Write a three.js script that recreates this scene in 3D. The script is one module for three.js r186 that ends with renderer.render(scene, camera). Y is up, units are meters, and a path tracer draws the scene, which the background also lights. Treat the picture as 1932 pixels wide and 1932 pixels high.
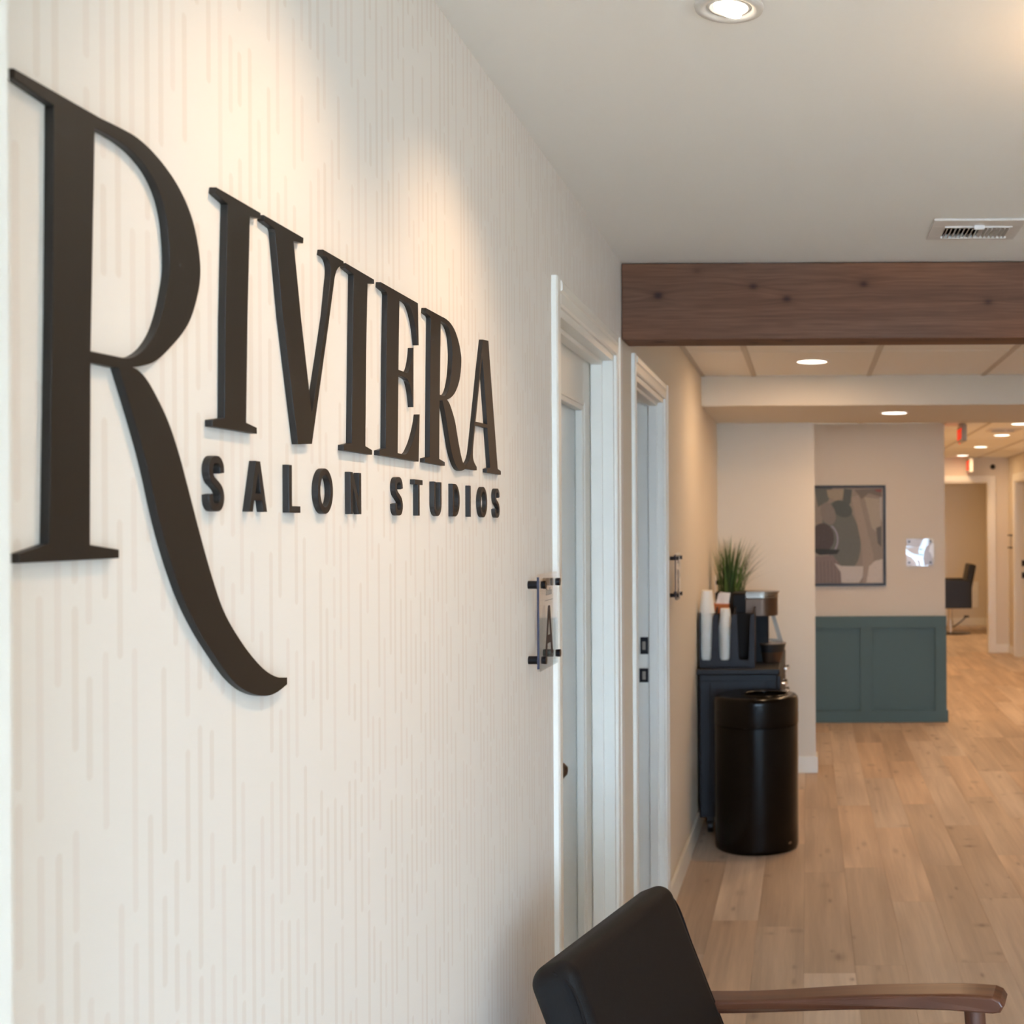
import * as THREE from 'three';
import { mergeGeometries } from 'three/addons/utils/BufferGeometryUtils.js';
import { RoundedBoxGeometry } from 'three/addons/geometries/RoundedBoxGeometry.js';
import { FontLoader } from 'three/addons/loaders/FontLoader.js';
import { RectAreaLightUniformsLib } from 'three/addons/lights/RectAreaLightUniformsLib.js';
import { TextGeometry } from 'three/addons/geometries/TextGeometry.js';

// ---------------------------------------------------------------- camera, sky, exposure
// Depths ("d") below are metres in front of the camera along the hall; world z = -d.
const scene = new THREE.Scene();
const FOCAL = 2300, PX = 1523, PY = 990;                       // the photograph is the left part of a wider frame
const camera = new THREE.PerspectiveCamera(2 * Math.atan(PY / FOCAL) * 180 / Math.PI, 1, 0.05, 80);
camera.setViewOffset(2 * PX, 2 * PY, 0, 0, 1932, 1932);
camera.position.set(0, 1.55, 0);
camera.rotation.set(0, 0, -0.005);
camera.focus = 1.75;
camera.userData.fStop = 5.6;
RectAreaLightUniformsLib.init();
const renderer = new THREE.WebGLRenderer();
renderer.toneMapping = THREE.LinearToneMapping;
renderer.toneMappingExposure = 1.03;
renderer.shadowMap.enabled = true;
scene.background = new THREE.Color().setRGB(11.0, 16.0, 22.0);   // bright overcast sky, enters by the shop windows behind and right of the camera
const WARM = new THREE.Color().setRGB(1, 0.66, 0.37);          // warm white LED downlights
const SPOT_WARM = new THREE.Color().setRGB(1, 0.68, 0.40);
const HALL = 2.9, LOBBY_FILL = 0.45, WALLWASH = 1.2, PENDANT = 0.26;

// ---------------------------------------------------------------- helpers
let seed = 7;
const rnd = () => { seed = (seed * 1664525 + 1013904223) >>> 0; return seed / 4294967296; };
const rr = (a, b) => a + (b - a) * rnd();
const used = new Map();
function numbered(n) { const k = used.get(n) || 0; used.set(n, k + 1); return k ? n + '_' + String(k).padStart(3, '0') : n; }
const shadow = (m) => { m.castShadow = m.receiveShadow = true; return m; };
function thing(name, label, category, [x, y, d] = [0, 0, 0], group) {
  const o = new THREE.Group(); o.name = numbered(name); o.position.set(x, y, -d); scene.add(o);
  o.userData = { label, category }; if (group) o.userData.group = group;
  return o;
}
function struct(name, label) { const o = new THREE.Group(); o.name = name; scene.add(o); o.userData = { kind: 'structure', label }; return o; }
function worldPos(o) { const p = new THREE.Vector3(); for (let q = o; q && q !== scene; q = q.parent) p.add(q.position); return p; }
// geometry is given in world coordinates; the part's mesh sits under its parent's origin
function part(parent, name, geo, mat, label) {
  const g = Array.isArray(geo) ? mergeGeometries(geo.map((q) => { const c = q.index ? q.toNonIndexed() : q; for (const k of Object.keys(c.attributes)) if (!['position', 'normal', 'uv'].includes(k)) c.deleteAttribute(k); return c; })) : geo;
  const p = worldPos(parent); g.translate(-p.x, -p.y, -p.z);
  const m = shadow(new THREE.Mesh(g, mat)); m.name = name; if (label) m.userData.label = label;
  parent.add(m); return m;
}
function single(name, label, category, geo, mat, group) {
  const g = Array.isArray(geo) ? mergeGeometries(geo.map((q) => q.index ? q.toNonIndexed() : q)) : geo;
  g.computeBoundingBox(); const b = g.boundingBox, c = b.getCenter(new THREE.Vector3()); c.y = b.min.y;
  g.translate(-c.x, -c.y, -c.z);
  const m = shadow(new THREE.Mesh(g, mat)); m.name = numbered(name); m.position.copy(c); scene.add(m);
  m.userData = { label, category }; if (group) m.userData.group = group;
  return m;
}
// box from x0..x1, y0..y1, depth d0..d1; uv in metres
function B(x0, x1, y0, y1, d0, d1) {
  const g = new THREE.BoxGeometry(x1 - x0, y1 - y0, d1 - d0); g.translate((x0 + x1) / 2, (y0 + y1) / 2, -(d0 + d1) / 2); return metreUV(g);
}
// slab with one rectangular hole hx0..hx1, hd0..hd1
function holed(x0, x1, y0, y1, d0, d1, [a, b, c, e]) { return [B(x0, x1, y0, y1, d0, c), B(x0, x1, y0, y1, e, d1), B(x0, a, y0, y1, c, e), B(b, x1, y0, y1, c, e)]; }
function RB(x0, x1, y0, y1, d0, d1, r = 0.004, s = 2) {
  const g = new RoundedBoxGeometry(x1 - x0, y1 - y0, d1 - d0, s, r); g.translate((x0 + x1) / 2, (y0 + y1) / 2, -(d0 + d1) / 2); return metreUV(g);
}
function metreUV(g) {
  const p = g.attributes.position, n = g.attributes.normal, uv = new Float32Array(p.count * 2);
  for (let i = 0; i < p.count; i++) {
    const ax = Math.abs(n.getX(i)), ay = Math.abs(n.getY(i)), az = Math.abs(n.getZ(i));
    const x = p.getX(i), y = p.getY(i), z = p.getZ(i);
    const [u, v] = ax >= ay && ax >= az ? [-z, y] : ay >= az ? [x, -z] : [x, y];
    uv[2 * i] = u; uv[2 * i + 1] = v;
  }
  g.setAttribute('uv', new THREE.BufferAttribute(uv, 2)); return g;
}
function cyl(x, y, d, r0, r1, h, seg = 24, axis = 'y', open = false) {   // r0 bottom, r1 top, centred at x,y,d
  const g = new THREE.CylinderGeometry(r1, r0, h, seg, 1, open);
  if (axis === 'x') g.rotateZ(-Math.PI / 2); if (axis === 'z') g.rotateX(Math.PI / 2);
  g.translate(x, y, -d); return g;
}
function lathe(pts, x, y, d, seg = 40) { const g = new THREE.LatheGeometry(pts.map(([a, b]) => new THREE.Vector2(a, b)), seg); g.translate(x, y, -d); return g; }
function tube(pts, r, seg = 24, rad = 8) { return new THREE.TubeGeometry(new THREE.CatmullRomCurve3(pts.map(([x, y, d]) => new THREE.Vector3(x, y, -d))), seg, r, rad); }
// extrude a shape drawn on the left wall plane (s = depth along the hall, y = height) outwards in +x
function wallExtrude(shape, x, depth, bevel = 0) {
  const g = new THREE.ExtrudeGeometry(shape, { depth: depth - 2 * bevel, bevelEnabled: bevel > 0, bevelSize: bevel, bevelThickness: bevel, bevelSegments: 2, curveSegments: 24 });
  g.translate(0, 0, bevel); g.rotateY(Math.PI / 2); g.translate(x, 0, 0); return g;
}
// extrude a shape drawn facing the camera (x, y) backwards from depth d
function faceExtrude(shape, d, depth, bevel = 0) {
  const g = new THREE.ExtrudeGeometry(shape, { depth: depth - 2 * bevel, bevelEnabled: bevel > 0, bevelSize: bevel, bevelThickness: bevel, bevelSegments: 2, curveSegments: 24 });
  g.translate(0, 0, bevel - d - depth); return g;
}
function poly(pts, holes = []) { const s = new THREE.Shape(pts.map(([a, b]) => new THREE.Vector2(a, b))); for (const h of holes) s.holes.push(new THREE.Path(h.map(([a, b]) => new THREE.Vector2(a, b)))); return s; }
function smooth(pts, n = 6) { return new THREE.SplineCurve(pts.map(([a, b]) => new THREE.Vector2(a, b))).getPoints((pts.length - 1) * n).map((q) => [q.x, q.y]); }

// ---------------------------------------------------------------- procedural textures
function hash(i, j, s) { let h = (i * 374761393 + j * 668265263 + s * 1274126177) | 0; h = Math.imul(h ^ (h >>> 13), 1274126177); return ((h ^ (h >>> 16)) >>> 0) / 4294967296; }
function vnoise(x, y, s, px, py) {      // value noise, periodic px, py
  const xi = Math.floor(x), yi = Math.floor(y), fx = x - xi, fy = y - yi, u = fx * fx * (3 - 2 * fx), v = fy * fy * (3 - 2 * fy);
  const m = (a, p) => ((a % p) + p) % p;
  const a = hash(m(xi, px), m(yi, py), s), b = hash(m(xi + 1, px), m(yi, py), s), c = hash(m(xi, px), m(yi + 1, py), s), e = hash(m(xi + 1, px), m(yi + 1, py), s);
  return a + (b - a) * u + (c - a) * v + (a - b - c + e) * u * v;
}
function dataTex(w, h, fn, srgb = true) {
  const a = new Uint8Array(w * h * 4);
  for (let j = 0; j < h; j++) for (let i = 0; i < w; i++) { const c = fn(i / w, j / h), k = 4 * (j * w + i); a[k] = Math.max(0, Math.min(255, c[0])); a[k + 1] = Math.max(0, Math.min(255, c[1])); a[k + 2] = Math.max(0, Math.min(255, c[2])); a[k + 3] = 255; }
  const t = new THREE.DataTexture(a, w, h); t.wrapS = t.wrapT = THREE.RepeatWrapping; t.magFilter = THREE.LinearFilter; t.minFilter = THREE.LinearMipmapLinearFilter; t.generateMipmaps = true;
  if (srgb) t.colorSpace = THREE.SRGBColorSpace; t.needsUpdate = true; return t;
}
function canvasTex(w, h, draw, repeat) {
  const c = document.createElement('canvas'); c.width = w; c.height = h; draw(c.getContext('2d'), w, h);
  const t = new THREE.CanvasTexture(c); t.colorSpace = THREE.SRGBColorSpace; t.anisotropy = 8;
  if (repeat) { t.wrapS = t.wrapT = THREE.RepeatWrapping; t.repeat.set(...repeat); } return t;
}
// wallpaper: cream ground with rows of broken vertical brush dashes, one repeat is 1.24 m
const PAPER = 1.24;
const paperTex = canvasTex(2048, 2048, (g, w) => {
  const k = w / PAPER;
  g.fillStyle = 'rgb(236,230,221)'; g.fillRect(0, 0, w, w);
  g.lineCap = 'round';
  const cols = 58, pitch = w / cols;
  for (let i = 0; i < cols; i++) {
    const x = (i + 0.5) * pitch + rr(-0.002, 0.002) * k;
    let y = rr(0, 0.2) * k; const y0 = y;
    while (y < w + y0 - 0.02 * k) {
      const big = rnd() < 0.42, len = (big ? rr(0.13, 0.27) : rr(0.035, 0.12)) * k, gap = (rnd() < 0.4 ? rr(0.10, 0.24) : rr(0.015, 0.07)) * k;
      const end = Math.min(y + len, w + y0 - 0.015 * k), tone = rnd() < 0.5 ? '214,199,180' : '219,206,190';
      for (const [wd, al] of [[0.0092, 0.12], [0.0076, 0.18]]) {
        g.lineWidth = wd * k; g.strokeStyle = `rgba(${tone},${al})`;
        for (const o of [0, -w]) { g.beginPath(); g.moveTo(x, y + o); g.lineTo(x + rr(-0.0004, 0.0004) * k, end + o); g.stroke(); }
      }
      y = end + gap;
    }
  }
}, [1 / PAPER, 1 / PAPER]);
// oak plank texture: u across (8 plank widths), v along (2.44 m)
const oakTex = dataTex(1024, 1024, (() => {
  const knots = []; for (let i = 0; i < 58; i++) knots.push([hash(i, 1, 9), hash(i, 2, 9), 0.005 + 0.017 * hash(i, 3, 9) ** 2, 0.005 + 0.014 * hash(i, 4, 9), 0.25 + 0.5 * hash(i, 5, 9)]);
  return (u, v) => {
    const warp = vnoise(u * 24, v * 6, 3, 24, 6) * 0.02;
    const g1 = vnoise((u + warp) * 190, v * 7, 1, 190, 7), g2 = vnoise((u + warp) * 60, v * 4, 2, 60, 4), g3 = vnoise(u * 16, v * 5, 4, 16, 5), g4 = vnoise(u * 380, v * 30, 5, 380, 30);
    let s = (g1 - 0.5) * 9 + (g2 - 0.5) * 17 + (g3 - 0.5) * 24 + (g4 - 0.5) * 7;
    for (const [ku, kv, a, b, m] of knots) {
      let du = Math.abs(u - ku), dv = Math.abs(v - kv); du = Math.min(du, 1 - du); dv = Math.min(dv, 1 - dv);
      const q = (du / a) ** 2 + (dv / b) ** 2; if (q < 6) s -= 62 * m * Math.exp(-q * 1.1) * (0.35 + 1.3 * g1 * (0.4 + 1.2 * g2));
    }
    return [214 + s, 194 + s * 1.0, 176 + s * 0.95];
  };
})());
oakTex.repeat.set(1, 1);
// stained cedar beam: u along 3 m, v up 0.24 m
const BEAM_KNOTS = [[-0.448, 2.244, 1], [-0.16, 2.27, 0.75], [-0.059, 2.233, 0.85], [0.174, 2.276, 0.75], [-0.33, 2.318, 0.35], [0.55, 2.22, 0.6], [1.1, 2.26, 0.8], [1.7, 2.23, 0.8]];
const beamTex = dataTex(2048, 192, (u, v) => {
  const x = -0.56 + u * 3, y = 2.11 + v * 0.24;
  let bend = 0, dark = 0;
  for (const [kx, ky, m] of BEAM_KNOTS) { const a = (x - kx) / 0.06, b = (y - ky) / 0.03; bend += 0.010 * m * Math.exp(-a * a) * Math.sign(b) * Math.exp(-b * b); const q = ((x - kx) / 0.013) ** 2 + ((y - ky) / 0.009) ** 2; dark += m * Math.exp(-q) * 58 + m * 12 * Math.exp(-q * 0.12); }
  const yy = v + bend * 4;
  const g1 = vnoise(u * 20, yy * 60, 21, 20, 600), g2 = vnoise(u * 9, yy * 14, 22, 9, 600), g3 = vnoise(u * 60, yy * 90, 23, 60, 600), g4 = vnoise(u * 7, v * 2, 24, 7, 60);
  const s = (g1 - 0.5) * 17 + (g2 - 0.5) * 15 + (g3 - 0.5) * 13 - dark;
  const grey = (g4 - 0.4) * 20;
  return [116 + s - grey, 75 + s * 0.86 - grey * 0.2, 51 + s * 0.74 + grey * 0.35];
});
const darkWoodTex = dataTex(256, 512, (u, v) => { const s = (vnoise(u * 40, v * 6, 31, 40, 6) - 0.5) * 26 + (vnoise(u * 12, v * 3, 32, 12, 3) - 0.5) * 22; return [94 + s * 0.8, 55 + s * 0.6, 37 + s * 0.4]; });
const leatherBump = dataTex(256, 256, (u, v) => { const s = 128 + (vnoise(u * 60, v * 60, 41, 60, 60) - 0.5) * 120 + (vnoise(u * 120, v * 120, 42, 120, 120) - 0.5) * 90; return [s, s, s]; }, false);
leatherBump.repeat.set(14, 14);
const brushed = dataTex(128, 256, (u, v) => { const s = 150 + (vnoise(u * 3, v * 120, 51, 3, 120) - 0.5) * 60; return [s, s, s]; }, false);

// ---------------------------------------------------------------- materials
const std = (c, rough, o = {}) => new THREE.MeshStandardMaterial({ color: c, roughness: rough, ...o });
const M = {
  paper: std(0xffffff, 0.75, { map: paperTex }),
  paint: std(0xe6dbc9, 0.8),
  ceiling: std(0xf6f2e9, 0.9),
  tile: std(0xf6f2ea, 0.95), grid: std(0xcfc6b9, 0.6),
  trim: std(0xf5f1e6, 0.38),
  trimNear: std(0xf2f2ef, 0.45),
  doorLeaf: std(0xe3ded3, 0.42),
  frost: new THREE.MeshPhysicalMaterial({ color: 0xbfc9c8, roughness: 0.32, clearcoat: 0.6, clearcoatRoughness: 0.08 }),
  teal: std(0x516967, 0.55),
  beam: std(0xffffff, 0.7, { map: beamTex }), beamUnder: std(0x5d4b40, 0.75),
  black: std(0x1b1a1a, 0.42), letter: std(0x171615, 0.46), sansLetter: std(0x1d1c1c, 0.5),
  blackMetal: std(0x17181c, 0.35, { metalness: 0.6 }),
  gloss: new THREE.MeshPhysicalMaterial({ color: 0x060606, roughness: 0.2, specularIntensity: 0.45 }),
  inside: std(0x050505, 0.8),
  navy: std(0x10131b, 0.55), navyDark: std(0x0d0f15, 0.55), holder: std(0x191d26, 0.6),
  cup: std(0xeee8db, 0.7), steel: std(0x8a8074, 0.5, { metalness: 0.7, roughnessMap: brushed }), brew: new THREE.MeshPhysicalMaterial({ color: 0x0d0b0a, roughness: 0.55, specularIntensity: 0.4 }),
  steelDark: std(0x5e4a3c, 0.4, { metalness: 0.7 }), brace: std(0x958b7e, 0.5, { metalness: 0.4 }), chrome: std(0xe8e8ea, 0.08, { metalness: 1 }),
  acrylic: new THREE.MeshPhysicalMaterial({ color: 0xffffff, transmission: 1, thickness: 0, roughness: 0.03, ior: 1.49 }),
  acrylicEdge: new THREE.MeshPhysicalMaterial({ color: 0x262c44, roughness: 0.15, clearcoat: 1 }),
  ink: std(0x17181c, 0.5), inkGrey: std(0x8d8579, 0.6),
  leather: new THREE.MeshPhysicalMaterial({ color: 0x131213, roughness: 0.55, specularIntensity: 0.5, bumpMap: leatherBump, bumpScale: 0.0004 }),
  walnut: new THREE.MeshPhysicalMaterial({ color: 0xffffff, map: darkWoodTex, roughness: 0.4, clearcoat: 0.15, clearcoatRoughness: 0.25 }),
  plant: std(0x5c7a40, 0.6, { side: THREE.DoubleSide }), plantDark: std(0x2f4a24, 0.6, { side: THREE.DoubleSide }),
  white: std(0xf4f2ee, 0.5), orange: std(0xc06a2c, 0.6), packet: std(0xe9e0d4, 0.7),
  lamp: std(0xffffff, 0.5, { emissive: 0xfff0dc, emissiveIntensity: 5 }),
  lampTrim: std(0xd9d4cc, 0.5), lampCup: std(0xe9e4da, 0.3),
  signBox: std(0xb8b3ac, 0.6), red: std(0xd8301c, 0.5, { emissive: 0xff2a14, emissiveIntensity: 0.8 }),
  slab: std(0x7b6450, 0.8), duct: std(0x9c9d9b, 0.5, { metalness: 0.5 }), vent: std(0xe2dad0, 0.45),
  pavement: std(0x9a9791, 0.9), alu: std(0x2a2a2c, 0.5),
};
const planks = [0xffffff, 0xf3eee8, 0xfff6ec, 0xe9e2da].map((c) => std(c, 0.5, { map: oakTex }));

// ---------------------------------------------------------------- the room shell
const XL = -0.56, XR = 2.42, CEIL = 2.345, FRONT = -3.0;
const floor = struct('floor', 'oak-look vinyl plank floor running down the hall');
part(floor, 'subfloor', B(-2.5, 3.9, -0.12, -0.004, FRONT - 0.1, 18.8), M.slab);
{
  const pw = 0.18, pl = 1.22, rest = [], list = [];
  const zones = [[XL, XR, FRONT, 14.72], [-2.0, XL, 7.76, 9.56], [1.0, 2.9, 14.72, 18.65], [-2.3, XL, 2.2, 5.3], [XR, 3.6, 12.9, 14.6]];
  zones.forEach(([x0, x1, d0, d1], zi) => {
    for (let r = 0, x = x0; x < x1 - 0.01; r++, x += pw) {
      const xe = Math.min(x + pw, x1); let d = d0 - hash(r, zi, 77) * pl;
      for (let k = 0; d < d1; k++, d += pl) {
        const a = Math.max(d, d0), b = Math.min(d + pl, d1); if (b - a < 0.02) continue;
        const g = new THREE.BoxGeometry(xe - x - 0.0007, 0.004, b - a - 0.0007); g.translate((x + xe) / 2, -0.002, -(a + b) / 2);
        const p = g.attributes.position, uv = g.attributes.uv, s = Math.floor(hash(r, k, 78 + zi) * 8), o = hash(r, k, 79), fl = hash(r, k, 80) < 0.5 ? 1 : -1;
        for (let i = 0; i < p.count; i++) uv.setXY(i, (s + 0.5 + fl * ((p.getX(i) - (x + xe) / 2) / pw)) / 8, o + (-p.getZ(i)) / 2.44);
        const mat = Math.floor(hash(r, k, 81 + zi) * 4);
        if (zi === 0 && b > 2.3) list.push([g, mat]); else rest.push(g);
      }
    }
  });
  for (const [g, m] of list) part(floor, 'plank', g, planks[m]);
  part(floor, 'planks_out_of_view', rest, planks[0]).userData.kind = 'stuff';
}

// walls
const wl = struct('wall_left', 'left wall with cream dashed wallpaper');
part(wl, 'wallpaper', [B(XL - 0.12, XL, 0, CEIL, FRONT, 2.737), B(XL - 0.12, XL, 2.045, CEIL, 2.737, 3.545), B(XL - 0.12, XL, 0, CEIL, 3.545, 3.72)], M.paper);
part(wl, 'painted_wall', [B(XL - 0.12, XL, 0, CEIL, 3.72, 3.955), B(XL - 0.12, XL, 2.045, CEIL, 3.955, 4.77), B(XL - 0.12, XL, 0, CEIL, 4.77, 7.76)], M.paint);
const ww = struct('wall_wing', 'short beige wall closing the coffee nook'); part(ww, 'painted_wall', B(XL, 0.047, 0, CEIL, 7.62, 7.76), M.paint);
const wb = struct('wall_back', 'beige wall above the green wainscot'); part(wb, 'painted_wall', [B(-2.1, 1.08, 0, CEIL, 9.57, 9.69), B(0.96, 1.08, 0, CEIL, 9.69, 14.65)], M.paint);
const we = struct('wall_end', 'beige end wall of the corridor');
part(we, 'painted_wall', [B(0.96, 1.3, 0, CEIL, 14.65, 14.77), B(1.3, 2.19, 2.06, CEIL, 14.65, 14.77), B(2.19, 3.7, 0, CEIL, 14.65, 14.77)], M.paint);
const wr = struct('wall_right', 'right wall of the hall');
part(wr, 'painted_wall', [B(XR, XR + 0.12, 0, CEIL, FRONT, -1.6), B(XR, XR + 0.12, 0, 0.4, -1.6, -0.85), B(XR, XR + 0.12, 1.6, CEIL, -1.6, -0.85), B(XR, XR + 0.12, 0, CEIL, -0.85, 13.2), B(XR, XR + 0.12, 2.045, CEIL, 13.2, 14.18), B(XR, XR + 0.12, 0, CEIL, 14.18, 14.65)], M.paint);
const wo = struct('wall_outer', 'walls of the adjoining studios');
part(wo, 'painted_wall', [B(-2.1, -2.0, 0, CEIL, 7.6, 9.7), B(-2.1, XL - 0.12, 0, CEIL, 7.62, 7.76),
  B(-2.4, -2.3, 0, CEIL, 2.1, 5.4), B(-2.4, XL - 0.12, 0, CEIL, 2.1, 2.2), B(-2.4, XL - 0.12, 0, CEIL, 5.3, 5.4), B(-2.3, XL - 0.12, 0, CEIL, 3.62, 3.7),
  B(3.6, 3.7, 0, CEIL, 12.8, 14.7), B(XR + 0.12, 3.7, 0, CEIL, 12.8, 12.9),
  B(0.9, 1.0, 0, CEIL, 14.77, 18.7), B(2.72, 2.82, 0, CEIL, 14.77, 18.7), B(0.9, 2.82, 0, CEIL, 18.6, 18.7)], M.paint);
const wf = struct('wall_front', 'shop front wall behind the camera');
part(wf, 'painted_wall', [B(XL, -0.35, 0, CEIL, FRONT - 0.12, FRONT), B(2.25, XR + 0.12, 0, CEIL, FRONT - 0.12, FRONT), B(-0.35, 2.25, 2.2, CEIL, FRONT - 0.12, FRONT), B(-0.35, 2.25, 0, 0.12, FRONT - 0.12, FRONT)], M.paint);
const win = struct('window_1', 'glazed shop front');
for (const [a, b] of [[-0.35, -0.30], [0.50, 0.56], [1.35, 1.41], [2.20, 2.25]]) part(win, 'mullion', B(a, b, 0.12, 2.2, FRONT - 0.09, FRONT - 0.03), M.alu);
for (const [a, b] of [[0.12, 0.17], [2.15, 2.2]]) part(win, 'frame_rail', B(-0.3, 2.2, a, b, FRONT - 0.09, FRONT - 0.03), M.alu);
for (const [a, b] of [[-0.30, 0.50], [0.56, 1.35], [1.41, 2.20]]) part(win, 'pane', B(a, b, 0.17, 2.15, FRONT - 0.062, FRONT - 0.058), M.acrylic);
const win2 = struct('window_2', 'side window of the lobby');
for (const [a, b] of [[-1.6, -1.55], [-1.25, -1.20], [-0.9, -0.85]]) part(win2, 'mullion', B(XR + 0.03, XR + 0.09, 0.4, 1.6, a, b), M.alu);
for (const [a, b] of [[0.4, 0.45], [1.55, 1.6]]) part(win2, 'frame_rail', B(XR + 0.03, XR + 0.09, a, b, -1.55, -0.9), M.alu);
for (const [a, b] of [[-1.55, -1.25], [-1.20, -0.9]]) part(win2, 'pane', B(XR + 0.058, XR + 0.062, 0.45, 1.55, a, b), M.acrylic);
const pave = struct('floor_outside', 'grey concrete pavement outside the shop front'); part(pave, 'pavement', [B(-9, 12, -0.3, -0.12, -16, FRONT - 0.12), B(4.0, 12, -0.3, -0.12, FRONT - 0.12, 6)], M.pavement);

// ceilings
const ceil = struct('ceiling', 'white plaster ceiling at the front and tiled ceiling down the hall');
const HOLE1 = [0.3726, 0.5437, 3.2322, 3.3392], HOLE2 = [1.5732, 1.7649, 10.244, 10.384];     // register openings, with sheet metal ducts above
part(ceil, 'plaster', holed(XL - 0.12, XR + 0.12, CEIL, CEIL + 0.06, FRONT - 0.12, 3.72, HOLE1), M.ceiling);
part(ceil, 'roof_deck', [...holed(-2.5, 3.9, CEIL + 0.06, CEIL + 0.12, FRONT - 0.12, 8, HOLE1), ...holed(-2.5, 3.9, CEIL + 0.06, CEIL + 0.12, 8, 18.8, HOLE2), B(-2.4, XL - 0.12, CEIL, CEIL + 0.06, 2.1, 5.4), B(0.9, 2.82, CEIL, CEIL + 0.06, 14.77, 18.7), B(XR + 0.12, 3.7, CEIL, CEIL + 0.06, 12.8, 14.7)], M.ceiling);
for (const [a, b, c, e] of [HOLE1, HOLE2]) part(ceil, 'duct', [B(a - 0.003, a, CEIL, CEIL + 0.5, c, e), B(b, b + 0.003, CEIL, CEIL + 0.5, c, e), B(a - 0.003, b + 0.003, CEIL, CEIL + 0.5, c - 0.003, c), B(a - 0.003, b + 0.003, CEIL, CEIL + 0.5, e, e + 0.003), B(a - 0.003, b + 0.003, CEIL + 0.5, CEIL + 0.503, c - 0.003, e + 0.003)], M.duct, 'sheet metal duct above the register');
function tileField(xs, ds, x0, x1, d0, d1) {
  const X = [x0, ...xs, x1], D = [d0, ...ds, d1];
  for (let i = 0; i < X.length - 1; i++) for (let j = 0; j < D.length - 1; j++) { const q = [X[i] + 0.004, X[i + 1] - 0.004, CEIL, CEIL + 0.016, D[j] + 0.004, D[j + 1] - 0.004], h = HOLE2; part(ceil, 'ceiling_tile', q[0] < h[0] && q[1] > h[1] && q[4] < h[2] && q[5] > h[3] ? holed(...q, h) : B(...q), M.tile); }
  for (const x of xs) part(ceil, 'grid_bar', RB(x - 0.013, x + 0.013, CEIL - 0.005, CEIL + 0.03, d0, d1, 0.002), M.grid);
  for (const d of ds) for (let i = 0; i < X.length - 1; i++) part(ceil, 'grid_cross_bar', RB(X[i] + 0.012, X[i + 1] - 0.012, CEIL - 0.0025, CEIL + 0.03, d - 0.009, d + 0.009, 0.002), M.tile);
  for (const [a, b] of [[x0, x0 + 0.02], [x1 - 0.02, x1]]) part(ceil, 'wall_angle', B(a, b, CEIL - 0.004, CEIL + 0.01, d0, d1), M.grid);
}
tileField([-0.28, 0.332, 0.942, 1.552, 2.162], [4.37, 5.59], XL, XR, 3.72, 6.5);
tileField([1.44, 2.05], [8.9, 10.12, 11.34, 12.56, 13.78], 1.08, XR, 7.66, 14.65);
tileField([-1.4, -0.79, -0.18, 0.43], [8.9], -2.0, 1.08, 7.66, 9.57);
const soff = struct('ceiling_soffit', 'dropped beige soffit across the hall');
part(soff, 'soffit_box', B(XL, XR, 2.186, CEIL + 0.02, 6.5, 7.66), M.paint);

// skirting boards
const base = (n, list) => { const o = struct(n, 'white skirting board'); part(o, 'board', list.map((q) => RB(...q, 0.004)), M.trim); };
base('baseboard_left', [[XL, XL + 0.013, 0, 0.105, 0.7, 2.68], [XL, XL + 0.013, 0, 0.105, 3.602, 3.898], [XL, XL + 0.013, 0, 0.105, 4.827, 7.607]]);
base('baseboard_wing', [[XL + 0.013, 0.06, 0, 0.105, 7.607, 7.62], [0.047, 0.06, 0, 0.105, 7.62, 7.76]]);
base('baseboard_corridor', [[1.08, 1.093, 0, 0.105, 9.57, 14.65], [2.265, XR, 0, 0.105, 14.637, 14.65], [XR - 0.013, XR, 0, 0.105, 14.27, 14.637], [XR - 0.013, XR, 0, 0.105, 3.8, 13.11]]);
base('baseboard_salon', [[1.0, 2.72, 0, 0.12, 18.585, 18.6], [2.705, 2.72, 0, 0.12, 14.78, 18.585]]);
base('trim_1', [[XL, -0.4555, 0, CEIL, 0.42, 0.70]]);
scene.getObjectByName('trim_1').userData.label = 'white window trim close to the camera at the left edge';

// casing profile: moulded strip, drawn as (offset across, projection)
function casingLeg(x, s0, s1, y0, y1, inner, dir) {     // leg on a side wall; dir +1 projects to +x
  const a = inner < 0 ? s1 : s0, k = inner < 0 ? -1 : 1, w = s1 - s0;   // a = inner edge, k towards the outer edge
  const prof = [[0, 0], [0, 0.007], [0.005, 0.010], [w * 0.45, 0.0105], [w * 0.5, 0.009], [w * 0.56, 0.009], [w * 0.62, 0.0135], [w * 0.9, 0.0135], [w, 0.0105], [w, 0]];
  const sh = poly(prof.map(([q, p]) => [x + dir * p, a + k * q]));
  const g = new THREE.ExtrudeGeometry(sh, { depth: y1 - y0, bevelEnabled: false }); g.rotateX(-Math.PI / 2); g.translate(0, y0, 0); return g;
}
function casingHead(x, s0, s1, y0, w, dir) {
  const prof = [[0, 0], [0, 0.007], [0.005, 0.010], [w * 0.45, 0.0105], [w * 0.5, 0.009], [w * 0.56, 0.009], [w * 0.62, 0.0135], [w * 0.9, 0.0135], [w, 0.0105], [w, 0]];
  const sh = poly(prof.map(([q, p]) => [x + dir * p, y0 + q]));
  const g = new THREE.ExtrudeGeometry(sh, { depth: s1 - s0, bevelEnabled: false }); g.translate(0, 0, -s1); return g;
}
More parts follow.
